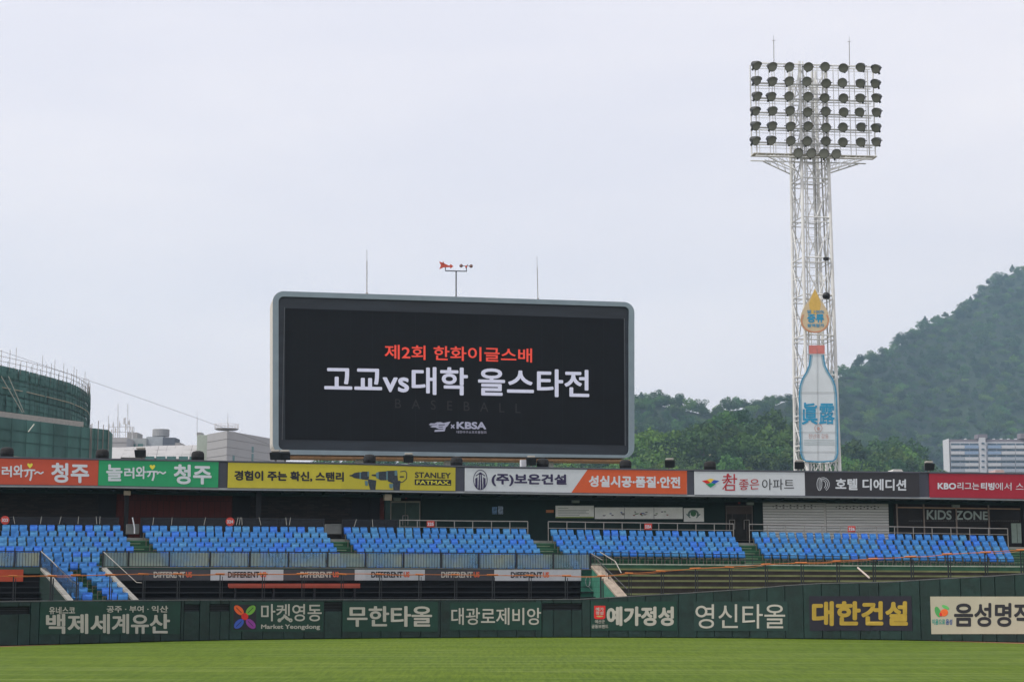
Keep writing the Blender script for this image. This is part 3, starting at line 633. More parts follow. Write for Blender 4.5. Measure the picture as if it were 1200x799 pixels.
text(ST, '에서 스트리밍', [(1166.5, 565.2), (1230, 565.6), (1166.5, 574), (1230, 575)], TB, PW, r, .0)

# roof loudspeakers and lamps
MCV = mat('black_cover_cloth', (.014, .014, .015), .85, var=.3, scale=3, bump=.6, bscale=4)
def speaker(u, label):
    n = -.5; t_, _ = ST.tz(u, 545, n); z = zt_board(t_) + .09; r = thing('roof_loudspeaker', label, 'loudspeaker', ST.W(t_, n, z), 'black covered loudspeakers on the roof edge')
    b = MB(); base = ST.W(t_, n, z); b.lathe(base, [(.34, 0), (.355, .24), (.34, .40), (.27, .49), (.12, .53), (.01, .535)], 14); o = b.build('cover', MCV, r, smooth=True)
    b = MB(); b.tube(base + Vector((0, 0, -.05)), base + Vector((0, 0, .03)), .40, 12); b.build('base', M_dark, r); 
    b = MB(); b.tube(base + Vector((0, 0, .20)), base + Vector((0, 0, .225)), .362, 14); b.build('strap', M_dark, r)
for u, l in ((7.5, 'orange board at the far left'), (119.5, 'join of the orange and green boards'), (231.5, 'right half of the green board'), (433, 'left drill picture'), (535, 'right end of the yellow board'), (636, 'middle of the white and orange board'), (733, 'orange half board'), (832, 'coloured diamond emblem')):
    speaker(u, 'black covered loudspeaker on the roof above the ' + l)
def lamp(u, label, w_=.55):
    n = -.45; t_, _ = ST.tz(u, 545, n); z = zt_board(t_) + .09; p = ST.W(t_, n, z); r = thing('roof_floodlight', label, 'floodlight', p, 'small box floodlights on the roof edge')
    x = Vector((1, 0, 0)) * w_ / 2
    b = MB(); P = [p + Vector((-w_ / 2, -.25, .10)), p + Vector((w_ / 2, -.25, .10)), p + Vector((w_ / 2 - .04, .2, .12)), p + Vector((-w_ / 2 + .04, .2, .12)),
                   p + Vector((-w_ / 2 - .03, -.38, .50)), p + Vector((w_ / 2 + .03, -.38, .50)), p + Vector((w_ / 2 - .04, .1, .55)), p + Vector((-w_ / 2 + .04, .1, .55))]
    b.hexa(P); b.build('housing', M_dark, r, bevel=.02)
    b = MB(); b.box(p + Vector((0, -.12, .60)), (w_ * .8, .35, .10)); b.build('ballast', mat('pale_grey_cap', (.38, .36, .33), .6), r, bevel=.015)
    b = MB(); b.box(p + Vector((0, 0, .05)), (.10, .10, .12)); b.build('bracket', M_steel, r)
for u, l in ((165, 'green board near its left end'), (323, 'yellow board under the big screen corner'), (479, 'yellow board just right of the drills'), (622.5, 'white and orange board beside a loudspeaker'), (784.5, 'orange half board near its right end'), (936, 'tower base and white board end'), (1088, 'gap left of the crimson board')):
    lamp(u, 'black box floodlight on the roof above the ' + l)
lamp(334, 'second black box floodlight under the left corner of the big screen', .6)
r = thing('roof_cabinet', 'small white cabinet on the roof under the big screen', 'box', ST.at(613.5, 547, -1.2)); b = MB(); ST.rect(b, 610.8, 538.5, 616.8, 547.8, -1.0, .3); b.build('cabinet', M_white, r)

# ------------------------------------------------------------------ seats
BL = [mat('blue_seat_plastic', (.024, .160, .44), .42, var=.08, rnd=.12), mat('bright_blue_seat_plastic', (.022, .145, .56), .40, var=.08, rnd=.08), mat('faded_blue_seat_plastic', (.045, .20, .42), .5, var=.12, rnd=.12)]
MBR = mat('seat_bracket_metal', (.13, .12, .10), .6)
def seat_meshes():
    W2 = .192
    o = []; nseg = 4; r_ = .055
    outl = []
    for cx, cz, a0 in ((W2 - r_, .80 - r_, 0), (-W2 + r_, .80 - r_, 90)):
        for k in range(nseg): a = R(a0 + 90 * k / (nseg - 1)); outl.append((cx + r_ * math.cos(a), cz + r_ * math.sin(a)))
    outl += [(-W2 + .012, .44), (-.08, .42), (.08, .42), (W2 - .012, .44)]
    yy = lambda x, z: .02 + (z - .42) * .18 - 0.03 * (1 - (x / W2) ** 2) * 0 + .035 * (1 - (x / W2) ** 2)
    b = MB(); n = len(outl)
    P = [(x, yy(x, z), z) for x, z in outl] + [(x, yy(x, z) + .028, z) for x, z in outl]
    P += [(0, yy(0, .62), .62), (0, yy(0, .62) + .028, .62)]
    fs = [(i, (i + 1) % n, 2 * n) for i in range(n)] + [(n + (i + 1) % n, n + i, 2 * n + 1) for i in range(n)] + [((i + 1) % n, i, n + i, n + (i + 1) % n) for i in range(n)]
    b.add(P, fs); back = b
    p = MB(); P = []
    for y, z, w_ in ((.03, .445, .15), (-.055, .425, .175), (-.075, .50, .182), (-.055, .62, .178), (-.02, .70, .155)): P.append((y, z, w_))
    vs = []
    for y, z, w_ in P: vs += [(-w_, y + .01, z), (0, y - .01, z), (w_, y + .01, z), (w_ * .97, y + .035, z + .005), (-w_ * .97, y + .035, z + .005)]
    fs = []
    for i in range(len(P) - 1):
        a = 5 * i; c = a + 5
        for k in range(5): fs.append((a + k, c + k, c + (k + 1) % 5, a + (k + 1) % 5))
    fs += [(0, 1, 2, 3, 4), (24, 23, 22, 21, 20)]; p.add(vs, fs)
    br = MB(); br.box((0, -.12, .37), (.34, .05, .04)); br.box((.15, -.12, .19), (.035, .05, .34)); br.box((-.15, -.12, .19), (.035, .05, .34)); br.box((0, .10, .40), (.30, .03, .03))
    br.box((.215, -.01, .47), (.02, .14, .03)); br.box((.215, .06, .52), (.02, .03, .10))
    return back, p, br
sb, sp_, sbr = seat_meshes()
SM = []
for m in BL:
    SM.append((sb.mesh('backrest', m), sp_.mesh('seat_pan', m), sbr.mesh('bracket', MBR)))
spots = []   # (block, row, index, pos, rotz)
def addrow(blk, i, ul, ur, cnt, grp=False, extra=0):
    n = NR(i); N = cnt
    for k in range(N):
        if grp:
            g = math.ceil(N / 3); span = ur - ul; per = span / N
            u = ul + per * (k + .5) + (1 - (k % 3)) * .75
        else: u = ul + (ur - ul) * (k + .5) / N
        t_ = ST.tz(u, 630, n)[0]; z = ROW[i](t_) - SH
        x0, y0 = ST.xy(t_ - .2, n); x1, y1 = ST.xy(t_ + .2, n)
        spots.append((blk, i, k + 1, ST.W(t_, n, z), math.atan2(y1 - y0, x1 - x0)))
for bi, (bn, l0, r0, l4, r4) in enumerate(blocks):
    for i in range(8 if bi < 3 else 5):
        f = i / 4; l = l0 + (l4 - l0) * f; r_ = r0 + (r4 - r0) * f; w_ = r_ - l
        pit = (10.95, 10.8, 10.45, 10.15, 10.6)[bi] if i == 0 else (10.85, 10.35, 10.0, 9.95, 10.25)[bi]
        if i >= 5 and bi == 0: r_ = 118.5; pit = 11.3
        sh = (0, 4.5, 1.2)[i - 5] if i >= 5 and bi == 0 else 0
        addrow(bn, i, l + sh, r_ + sh - (4.5 if sh else 0), int(round((r_ - l) / pit)), grp=(i == 0))
for i in range(5, 8): addrow('fourth block', i, 659 + (i - 4) * 3.8, 691, int((691 - 659 - (i - 4) * 3.8) / 10))
for i in range(8, 14):
    k = i - 8; rr = 121.5 + k * 6.2; lr = 81.5 + k * 5.9
    addrow('lower stair block right pair', i, rr - 25.2, rr, 2); addrow('lower stair block left pair', i, lr - 25, lr, 2)
spots.sort(key=lambda s: s[3].length)
near, far = spots[:300], spots[300:]
vis = {0: 'top'}
for blk, i, k, p, rz in near:
    c = random.choices((0, 1, 2), (62, 18, 20))[0]
    r = thing('stadium_seat', 'blue seat, %s from left, %s row from top, %s' % (ORD(k), ORD(i + 1), blk), 'seat', p, 'blue stadium seats in rows')
    r.rotation_euler = (random.uniform(-.03, .03), 0, rz + random.uniform(-.04, .04))
    if i >= 8: r.scale = (1.24, 1.05, 1.06)
    for me, nm in zip(SM[c], ('backrest', 'seat_pan', 'bracket')):
        o = bpy.data.objects.new(nm, me); COL.objects.link(o); o.parent = r
        if nm == 'seat_pan' and random.random() < .08:      # a few pans have dropped open
            an = R(random.uniform(-78, -35)); o.rotation_euler = (-an, 0, 0); pv_ = Vector((0, .03, .44)); o.location = pv_ - Matrix.Rotation(-an, 3, 'X') @ pv_
fb = [MB(), MB(), MB(), MB()]
for blk, i, k, p, rz in far:
    c = random.choices((0, 1, 2), (62, 18, 20))[0]; rz += random.uniform(-.03, .03); ca, sa = math.cos(rz), math.sin(rz)
    for src, dst in ((sb, fb[c]), (sp_, fb[c]), (sbr, fb[3])):
        dst.add([(p.x + x * ca - y * sa, p.y + x * sa + y * ca, p.z + z) for x, y, z in src.v], src.f)
bb = MB(); mats = BL + [MBR]; ids = []
for q, src in enumerate(fb): bb.add(src.v, src.f); ids += [q] * len(src.f)
me = bb.mesh('stadium_seats', BL[0]); [me.materials.append(m) for m in mats[1:]]; me.polygons.foreach_set('material_index', ids)
o = bpy.data.objects.new('stadium_seats', me); COL.objects.link(o); tag(o, 'rows of blue plastic seats across the middle and right of the stand', 'seats', kind='stuff')

# ------------------------------------------------------------------ railings in the stand
def pipe_rail(label, u0, u1, vt, vb, n, posts, m=M_steel, r_=.028, foot=.9, leftdrop=True):
    t = thing('handrail', label, 'railing', ST.at((u0 + u1) / 2, 620, n), 'steel handrails behind the seats'); zt_ = ST.line(vt, n); zb_ = ST.line(vb, n)
    for f in (zt_, zb_):
        b = MB(); ta, te = ub(u0, n, 613), ub(u1, n, 613); c = ST.cuts(ta, te, 2)
        for a, e in zip(c, c[1:]): b.tube(ST.W(a, n, f(a)), ST.W(e, n, f(e)), r_ if f is zt_ else r_ * .7, 6)
        b.build('rail', m, t)
    for u in posts:
        tt = ub(u, n, 613); b = MB(); b.tube(ST.W(tt, n, zt_(tt)), ST.W(tt, n, zwalk(tt) - .02), r_ * .85, 6); b.build('post', m, t)
NH = .62
pipe_rail('grey steel handrail behind the third seat block with a red number sign', 468, 618.5, [(468, 609.3), (618.5, 610.8)], [(468, 617), (618.5, 618.4)], NH, [468.5, 489, 511, 532.5, 554, 576, 597.5, 618.5])
pipe_rail('grey steel handrail behind the fourth seat block', 642.5, 859.5, [(642.5, 611), (859.5, 613.7)], [(642.5, 618.6), (859.5, 621.2)], NH, [642.5, 664.3, 686, 707.5, 729, 750.5, 772, 793.8, 815.5, 837, 859.5])
pipe_rail('grey steel handrail in front of the shutters and window wall', 878, 1180.5, [(878, 614), (960, 615.6), (1180.5, 619.2)], [(878, 621), (960, 622.6), (1180.5, 626.2)], NH, [878, 899, 920.5, 942.5, 963, 984.5, 1005.5, 1027, 1048, 1070, 1092, 1114, 1136, 1158, 1180.5])
MNET = mat('black_mesh_panel', (.012, .014, .020), .7, alpha=.85)
for (u0, u1, vt, vb, lab) in ((-60, 139, 605.2, 615, 'behind the leftmost seats'), (165, 380, 606.4, 616.5, 'behind the second seat block'), (401, 466, 608.6, 617.5, 'left of the glass double door')):
    t = thing('mesh_barrier', 'low black mesh barrier ' + lab, 'barrier', ST.at((u0 + u1) / 2, 618, NH), 'black mesh barriers')
    sl = (u1 - u0) * .006
    b = MB(); ta, te = ub(u0, NH, 610), ub(u1, NH, 610); zt_ = ST.line([(u0, vt), (u1, vt + sl)], NH)
    ST.band(b, ta, te, zwalk, lambda q: zt_(q) - .02, NH - .01, NH + .01); b.build('mesh', MNET, t)
    b = MB(); ST.band(b, ta, te, lambda q: zt_(q) - .02, lambda q: zt_(q) + .02, NH - .02, NH + .02); b.build('rail', M_dark, t)
    N = max(2, int((te - ta) / 2.2))
    for k in range(N + 1):
        q = ta + (te - ta) * k / N; b = MB(); b.tube(ST.W(q, NH + .02, zwalk(q)), ST.W(q, NH + .02, zt_(q) + .02), .02, 5); b.build('post', M_dark, t)
    k = 0; uu = u0 + 14
    while uu < u1 - 8:
        b = MB(); b.tube(ST.at(uu, vt + 8.5, NH + .1), ST.at(uu + random.uniform(-2.5, 3), vt - .5, NH + .03), .016, 5); b.build('stay_rod', mat('pale_rod', (.3, .3, .28), .5), t)
        uu += random.choice((3.4, 22, 30, 38))
# light boxes on walkway at stair tops
for (u0, u1, lab) in ((148, 163.5, 'first'), (382, 400.5, 'second')):
    r = thing('utility_box', 'pale grey box at the top of the %s stairway from the left' % lab, 'box', ST.at((u0 + u1) / 2, 626, .4))
    b = MB(); ST.rect(b, u0, 614.5, u1, 625.5, .5, .4); b.build('body', mat('grey_box', (.14, .15, .15), .8), r, bevel=.02)
    b = MB(); ST.rect(b, u0 + .5, 613.9, u1 - .5, 614.5, .53, .46); b.build('lid', mat('grey_lid', (.22, .23, .23), .8), r)
r = thing('white_gate_post', 'white metal gate frame at the top of the first stairway', 'gate', ST.at(158, 626, .7)); b = MB()
b.tube(ST.at(155.2, 606, .7), ST.at(157.6, 618, .7), .035, 6); b.tube(ST.at(157.6, 618, .7), ST.at(157.6, 625, .7), .035, 6); b.build('frame', M_white, r)
# number signs
SG = 'red section number signs'
MRS = mat('sign_red', (.52, .055, .040), .6)
def nsign(u, v, s, rnd_, label):
    r = thing('number_sign', label, 'sign', ST.at(u, v + 4.5, NH + .05), SG)
    pts = ell(u, v, 5.1, 5.1, 22) if rnd_ else [(u - 4.4, v - 3.6), (u + 4.4, v - 3.6), (u + 4.4, v + 3.6), (u - 4.4, v + 3.6)]
    b = MB(); b.prism([ST.at(a, c, NH + .05) for a, c in pts], (0, .03, 0)); b.build('disc' if rnd_ else 'plate', MRS, r)
    text(ST, s, (u - 3.6, v - 1.9, u + 3.6, v + 1.9), NH + .06, PW, r, .04)
nsign(5.8, 609.2, '323', True, 'round red sign numbered 323 at the far left')
nsign(269.6, 611, '324', True, 'round red sign numbered 324 behind the second seat block')
nsign(504.6, 613.8, '325', False, 'red square sign numbered 325 on the handrail')
nsign(759.6, 616.8, '325A', False, 'red sign numbered 325A on the handrail of the fourth block')
nsign(998, 619.6, '326', False, 'red sign numbered 326 in front of the white shutters')

# baluster railing with clear panels mottled from blue to khaki at the deck edge
NL = NR(7) + .62
MPN = bpy.data.materials.new('mottled_clear_panel'); MPN.use_nodes = True; t_ = MPN.node_tree; bb_ = t_.nodes['Principled BSDF']
g_ = t_.nodes.new('ShaderNodeNewGeometry'); n_ = t_.nodes.new('ShaderNodeTexNoise'); n_.inputs['Scale'].default_value = .8; n_.inputs['Detail'].default_value = 7
r_ = t_.nodes.new('ShaderNodeValToRGB'); r_.color_ramp.elements[0].color = (.21, .36, .46, 1); r_.color_ramp.elements[0].position = .35; r_.color_ramp.elements[1].color = (.44, .48, .34, 1); r_.color_ramp.elements[1].position = .75
r2 = t_.nodes.new('ShaderNodeValToRGB'); r2.color_ramp.elements[0].color = (.45, .45, .45, 1); r2.color_ramp.elements[1].color = (.80, .80, .80, 1); r2.color_ramp.elements[0].position = .3; r2.color_ramp.elements[1].position = .75
t_.links.new(g_.outputs['Position'], n_.inputs['Vector']); t_.links.new(n_.outputs['Fac'], r_.inputs[0]); t_.links.new(n_.outputs['Fac'], r2.inputs[0]); t_.links.new(r_.outputs[0], bb_.inputs['Base Color']); t_.links.new(r2.outputs[0], bb_.inputs['Alpha'])
bb_.inputs['Roughness'].default_value = .25
def deck_rail(label, u0, u1, vt, vb, n, posts, dens=1.0, panel=True):
    t = thing('deck_railing', label, 'railing', ST.at((u0 + u1) / 2, vb[0][1], n), 'black baluster railings along the deck edge'); zt_ = ST.line(vt, n); zb_ = ST.line(vb, n)
    ta, te = ub(u0, n, 655), ub(u1, n, 655)
    for f, h in ((zt_, .05), (zb_, .04)):
        b = MB(); ST.band(b, ta, te, lambda q: f(q) - h, lambda q: f(q), n - .03, n + .03); b.build('rail', M_dark, t)
    for u in posts:
        q = ub(u, n, 655); b = MB(); ST.band(b, q - .04, q + .04, lambda x: zb_(x) - .12, lambda x: zt_(x) + .01, n - .045, n + .045); b.build('post', M_dark, t)
    b = MB(); q = ta + .12
    while q < te:
        b.tube(ST.W(q, n, zb_(q)), ST.W(q, n, zt_(q) - .03), .012, 4); q += .150 / dens
    b.build('balusters', M_dark, t)
    if panel:
        edges = [u0] + [p for p in posts if u0 < p < u1] + [u1]
        for a, e in zip(edges, edges[1:]):
            if e - a < 3: continue
            x, y = ub(a, n, 655) + .05, ub(e, n, 655) - .05; b = MB(); ST.band(b, x, y, lambda q: zb_(q) + .03, lambda q: zt_(q) - .08, n - .055, n - .045); b.build('clear_panel', MPN, t)
deck_rail('black deck railing with mottled clear panels at the far left', -60, 47.5, [(0, 645.2), (47, 645.4)], [(0, 663.4), (47, 663.6)], NL, [-29, 17.5, 47])
deck_rail('long black deck railing with mottled clear panels above the dark and white banners', 120, 692, [(120, 645.2), (300, 645.8), (440, 646.5), (692, 648)], [(120, 663.6), (300, 663.6), (440, 664.6), (692, 666.2)], NL,
          [120.5, 150.5, 198.5, 246, 292.5, 338, 383.5, 428.5, 473, 517, 561, 605, 648.5, 692])
# deck slab below the railing
zdk = ST.line([(-60, 664.5), (47, 664.6), (120, 664.6), (440, 665.6), (692, 667.3), (760, 668)], NL)
for (u0, u1) in ((-60, 50), (118, 692)):
    b = MB(); a, e = ub(u0, NL), ub(u1, NL); ST.band(b, a, e, lambda q: zdk(q) - .30, zdk, NR(7) - .3, NL + .10); b.build('deck_slab', mat('dark_green_slab', (.03, .07, .06), .8), stand)
b = MB(); ST.band(b, ub(118, NL), ub(692, NL), lambda q: zdk(q) - .001, lambda q: zdk(q) + .03, NL + .05, NL + .14); b.build('deck_edge', M_conc, stand)
# dark recess below the deck, its shade painted as a flat black sheet
MREC = mat('recess_shade_black', (.005, .006, .008), .9)
for (u0, u1) in ((-60, 55), (135, 700)):
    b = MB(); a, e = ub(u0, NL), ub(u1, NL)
    ST.band(b, a, e, -.02, lambda q: zdk(q) - .3, NL - .13, NL - .09); b.build('recess_shade_sheet', MREC, stand)
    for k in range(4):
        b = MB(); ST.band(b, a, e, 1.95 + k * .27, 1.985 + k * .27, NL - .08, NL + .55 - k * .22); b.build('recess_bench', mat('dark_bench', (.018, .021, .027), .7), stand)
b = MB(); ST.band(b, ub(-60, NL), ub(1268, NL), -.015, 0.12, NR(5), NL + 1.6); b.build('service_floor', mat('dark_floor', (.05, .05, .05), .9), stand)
# fascia banners
FG = 'banners hung below the deck railing'
MFD = mat('charcoal_banner', (.045, .045, .055), .6, var=.15); MFW = mat('pale_grey_banner', (.42, .44, .47), .6, var=.08)
MOR = mat('print_orange_red', (.55, .10, .05), .6)
def fban(u0, u1, dark, label, tx=None, vt=(667.4, 668)):
    n = NL + .16; r = thing('deck_banner', label, 'banner', ST.at((u0 + u1) / 2, 680, n), FG)
    v0 = np.interp(u0, [0, 440, 692], [667.2, 667.0, 667.6]); b = MB(); ST.rect(b, u0, v0, u1, v0 + 12.8, n, .02); b.build('sheet', MFD if dark else MFW, r)
    if tx:
        text(ST, 'DIFFERENT', (tx, v0 + 2.4, tx + 37, v0 + 9.4), n + .01, M_letter if dark else MK, r, .045); text(ST, 'US', (tx + 38, v0 + 2.4, tx + 45, v0 + 9.0), n + .01, MOR, r, .06)
fban(124, 246.4, True, 'charcoal deck banner nearest the seat stairway', 180)
fban(246.8, 332.2, False, 'pale grey deck banner left of the others of its colour', 267)
fban(332.6, 415.4, True, 'charcoal deck banner above the red bench', 352)
fban(415.8, 498, False, 'pale grey deck banner in the middle of the row', 435)
fban(498.4, 578.8, True, 'charcoal deck banner at the right of the row', 517)
fban(579.2, 681, False, 'pale grey deck banner ending at the stairway on the right', 598.5)
r = thing('deck_banner', 'orange red cloth hung below the railing at the far left', 'banner', ST.at(10, 680, NL + .16), FG); b = MB(); ST.rect(b, -60, 667, 27.5, 681, NL + .16, .02); b.build('sheet', mat('orange_cloth', (.38, .055, .022), .7), r)
r = thing('red_bench', 'long dull red bench in the dark recess below the deck', 'bench', ST.at(345, 690, NL + .4)); b = MB(); ST.rect(b, 268, 683.4, 422, 687.4, NL + .5, .35); b.build('plank', mat('dull_red_wood', (.34, .06, .035), .7), r)
b = MB(); ST.rect(b, 268, 687.8, 422, 688.4, NL + .5, .02); b.build('edge', MOR, r)
for u in (275, 320, 368, 415): b = MB(); ST.rect(b, u, 688, u + 2, 704, NL + .4, .2); b.build('leg', M_dark, r)
# sloping stair walls of the openings
def ramp(pa, pb, wdt, m, side, name='ramp_curb', drop=1.6):
    (u0, v0, n0), (u1, v1, n1) = pa, pb; a = ST.at(u0, v0, n0); c = ST.at(u1, v1, n1)
    d = Vector((wdt, 0, 0)); b = MB(); th = Vector((0, 0, .10))
    b.hexa([a - th, a + d - th, c + d - th, c - th, a, a + d, c + d, c]); b.build(name, m, stand)
    b = MB(); e = Vector((.015, 0, 0)); b.hexa([Vector((a.x, a.y, 0)) + e, Vector((a.x, a.y, 0)) + d - e, Vector((c.x, c.y, 0)) + d - e, Vector((c.x, c.y, 0)) + e, a + e - th, a + d - e - th, c + d - e - th, c + e - th]); b.build('ramp_wall', side, stand)
MGR = mat('teal_green_wall', (.035, .16, .11), .8, var=.2)
ramp((46.5, 664.5, NL), (79.5, 703, NL + 4.2), .28, M_conc, M_gw)
ramp((118, 664, NL), (157, 703, NL + 3.6), .26, M_conc, M_gw)
ramp((692, 662, NL), (727, 703, NL + 3.3), .55, mat('stained_concrete', (.30, .25, .20), .9, var=.3), MGR)
b = MB(); ST.rect(b, 681, 668, 698, 703, NL + .1, .2); b.build('end_wall', MGR, stand)
# stair handrails
def srail(label, pts, n0, n1, m, posts=(), r_=.025, drop=.9, panel=None):
    t = thing('stair_railing', label, 'railing', ST.at(pts[0][0], pts[0][1] + 15, n0), 'sloping stair railings'); N = len(pts); P = [ST.at(u, v, n0 + (n1 - n0) * i / (N - 1)) for i, (u, v) in enumerate(pts)]
    b = MB(); [b.tube(a, c, r_, 6) for a, c in zip(P, P[1:])]; b.build('rail', m, t)
    for f in posts:
        k = min(int(f * (N - 1)), N - 2); q = P[k].lerp(P[k + 1], f * (N - 1) - k); b = MB(); b.tube(q, q - Vector((0, 0, drop)), r_ * .9, 6); b.build('post', M_dark, t)
    if panel:
        b = MB(); a, c = P[0], P[-1]; K = int((c - a).length / .13)
        for k in range(1, K): q = a.lerp(c, k / K); b.tube(q, q - Vector((0, 0, drop)), .009, 4)
        b.tube(a - Vector((0, 0, drop)), c - Vector((0, 0, drop)), .02, 4); b.build('balusters', M_dark, t)
        if panel == 2:
            b = MB(); e = Vector((0, .02, 0)); b.add([a + e, c + e, c + e - Vector((0, 0, drop)), a + e - Vector((0, 0, drop))], [(0, 1, 2, 3)]); b.build('clear_panel', mat('smoked_panel', (.05, .09, .15), .3, alpha=.55), t)
srail('pale topped stair railing with smoked panel left of the lower seats', [(48, 645.5), (60, 656.5), (84, 681), (92, 684)], NL, NL + 3.4, M_steel, (0, .35, .7, .95), panel=2, drop=.95)
srail('thin pale handrail sloping down right of the lower seats', [(121, 646), (135, 659), (160, 682), (166, 682.5)], NL, NL + 2.4, mat('pale_rail', (.38, .36, .32), .5), (.0, .33), r_=.017)
srail('black baluster railing beside the right hand stairway', [(692, 648), (735, 690)], NL, NL + 2.8, M_dark, (0, .5, 1), panel=1, drop=1.0)
srail('pale bent handrail at the right hand stairway', [(693, 648.5), (706, 656)], NL + .1, NL + .6, M_steel)
srail('white bent handrail rising behind the right hand stairway', [(703, 646.5), (721, 657.5), (728, 671)], NL - .3, NL + .8, mat('pale_rail', (.45, .43, .38), .5))
# grey leaning pole right
r = thing('leaning_pole', 'pale pole leaning across the empty terraces', 'pole', ST.at(1020, 676, NL)); b = MB(); b.tube(ST.at(1005, 664.8, NL - .5), ST.at(1019, 677, NL + .6), .05, 6); b.build('pole', mat('pale_pole', (.5, .42, .38), .7), r)
# hose loop
r = thing('cable_loop', 'pale coiled cable hanging below the deck end', 'cable', ST.at(690, 690, NL + .3)); b = MB(); pp = [ST.at(u, v, NL + .25) for u, v in ell(689, 681, 2.8, 6.0, 14)] + [ST.at(u, v, NL + .25) for u, v in ((691, 682), (690, 687), (693, 691), (696, 691))]
[b.tube(a, c, .015, 4) for a, c in zip(pp, pp[1:])]; b.build('cable', M_flash, r)

# right hand terraces without seats
MTR = mat('brown_weathered_riser', (.034, .029, .024), .95, var=.35, scale=1.2); MTN = mat('lichen_edge', (.17, .19, .085), .95, var=.35, scale=.7)
NT0 = NR(5) - .17
tl = [(700, 660.2, 1262, 663.6), (700, 665.6, 1262, 669.6), (705, 673, 1262, 674.5), (712, 679.5, 1262, 680), (715, 687, 1262, 687.6), (724, 695, 1262, 695)]
for k, (u0, v0, u1, v1) in enumerate(tl):
    n0 = NT0 + k * .62; n1 = n0 + .62; f = ST.line([(u0, v0), (880, v0 + (v1 - v0) * .33), (u1, v1)], n1); a, e = ub(u0 - 8, n1), ub(u1, n1)
    b = MB(); ST.band(b, a, e, lambda q: f(q) - .55, f, n0 - .02, n1); b.build('terrace_step', M_step if k == 0 else MTR, stand)
    b = MB(); ST.band(b, a, e, lambda q: f(q) - (.085 if k else .05), lambda q: f(q) + .01, n1 - .25, n1 + .015); b.build('step_edge', MTN if k else mat('chalky_edge', (.36, .42, .34), .9, var=.25), stand)
b = MB(); ST.band(b, ub(690, NT0), ub(1268, NT0), lambda q: ROW[4](q) - SH - 1.3, lambda q: ROW[4](q) - SH - .015, NT0 - .3, NT0 - .02); b.build('terrace_riser', M_step, stand)
b = MB(); ST.band(b, ub(760, NL + 2.2), ub(1262, NL + 2.2), -.01, lambda q: 1.7, NL + 1.5, NL + 2.3); b.build('terrace_riser', MTR, stand)
# thin railing in front of the right seats
tr = thing('front_railing', 'thin dark railing in front of the right hand seat blocks', 'railing', ST.at(900, 660, NR(4) + .7)); nn = NR(4) + .85
zt_ = ST.line([(695, 646.5), (873, 649.5), (1200, 655.5)], nn); zm_ = ST.line([(695, 653.2), (873, 656.2), (1200, 661.5)], nn); zz_ = ST.line([(695, 659.5), (873, 661.5), (1200, 667)], nn)
ta, te = ub(695, nn), ub(1262, nn); c = ST.cuts(ta, te, 2)
for f in (zt_, zm_):
    b = MB(); [b.tube(ST.W(a, nn, f(a)), ST.W(e, nn, f(e)), .02, 5) for a, e in zip(c, c[1:])]; b.build('rail', M_dark, tr)
q = ta
while q < te: b = MB(); b.tube(ST.W(q, nn, zt_(q)), ST.W(q, nn, zz_(q)), .018, 5); b.build('post', M_dark, tr); q += 1.05

# ------------------------------------------------------------------ scoreboard
pL = atY(319.5, 450, 113.2); pR = atY(743.5, 450, 118.4)
d = (pR - pL).normalized()
SB = Surf([pL, pR]); WS = SB.t[-1]
sbt = thing('scoreboard', 'huge rounded scoreboard screen showing red and white lettering on black', 'scoreboard', SB.W(WS / 2, -1, SB.tz(530, 545)[1]))
MFR = mat('frame_blue_shaded', (.21, .275, .31), .5, var=.12, scale=.6); MSD = mat('side_cream_sunlit', (.55, .53, .48), .6, var=.08)  # front coloured as shade and side as sunlit, baked into the base colours
def rrect(c, rad, k=6):  # TL TR BR BL px corners -> list of (t,z)
    q = [SB.tz(u, v, 0) for u, v in c]; o = []; C = [Vector((a, b)) for a, b in q]
    for i in range(4):
        p = C[i]; a = (C[i - 1] - p).normalized(); e = (C[(i + 1) % 4] - p).normalized()
        s0 = p + a * rad; s1 = p + e * rad; ctr = p + a * rad + e * rad
        for j in range(k + 1):
            f = j / k; th_ = f * math.pi / 2; o.append(ctr - e * rad * math.cos(th_) - a * rad * math.sin(th_) if True else p)
    return o
outer = rrect([(319.5, 340.8), (743.5, 354.2), (743.5, 536.6), (319.5, 532.2)], .75)
inner = rrect([(326.5, 347.2), (737.3, 359.4), (737.3, 533.2), (326.5, 526.6)], .35)
N = len(outer); b = MB()
P = [SB.W(t, .0, z) for t, z in outer] + [SB.W(t, .0, z) for t, z in inner] + [SB.W(t, -.25, z) for t, z in inner]
b.add(P, [(i, (i + 1) % N, N + (i + 1) % N, N + i) for i in range(N)] + [(N + i, N + (i + 1) % N, 2 * N + (i + 1) % N, 2 * N + i) for i in range(N)]); b.build('frame', MFR, sbt)
b = MB(); P = [SB.W(t, -.002, z) for t, z in outer] + [SB.W(t, -2.6, z) for t, z in outer]
b.add(P, [(i, N + i, N + (i + 1) % N, (i + 1) % N) for i in range(N)] + [tuple(range(N, 2 * N))]); b.build('cabinet', MSD, sbt)
bz = MB(); bz.add([SB.W(t, -.2, z) for t, z in inner], [tuple(range(N))]); bz.build('bezel', mat('charcoal_bezel', (.016, .023, .032), .45, var=.35, scale=1.2, stretch=(.2, .2, 1.5)), sbt)
SQ = [(334, 361), (731.3, 373.6), (334, 514.8), (731.3, 521.5)]
MSC = mat('dark_led_screen', (.002, .003, .005), .55, var=.25, scale=.7, spec=.2)
f = SB.quad(SQ, -.17)
sc_ = MB(); nx, ny = 16, 6                       # cabinets of the LED wall, a hair apart
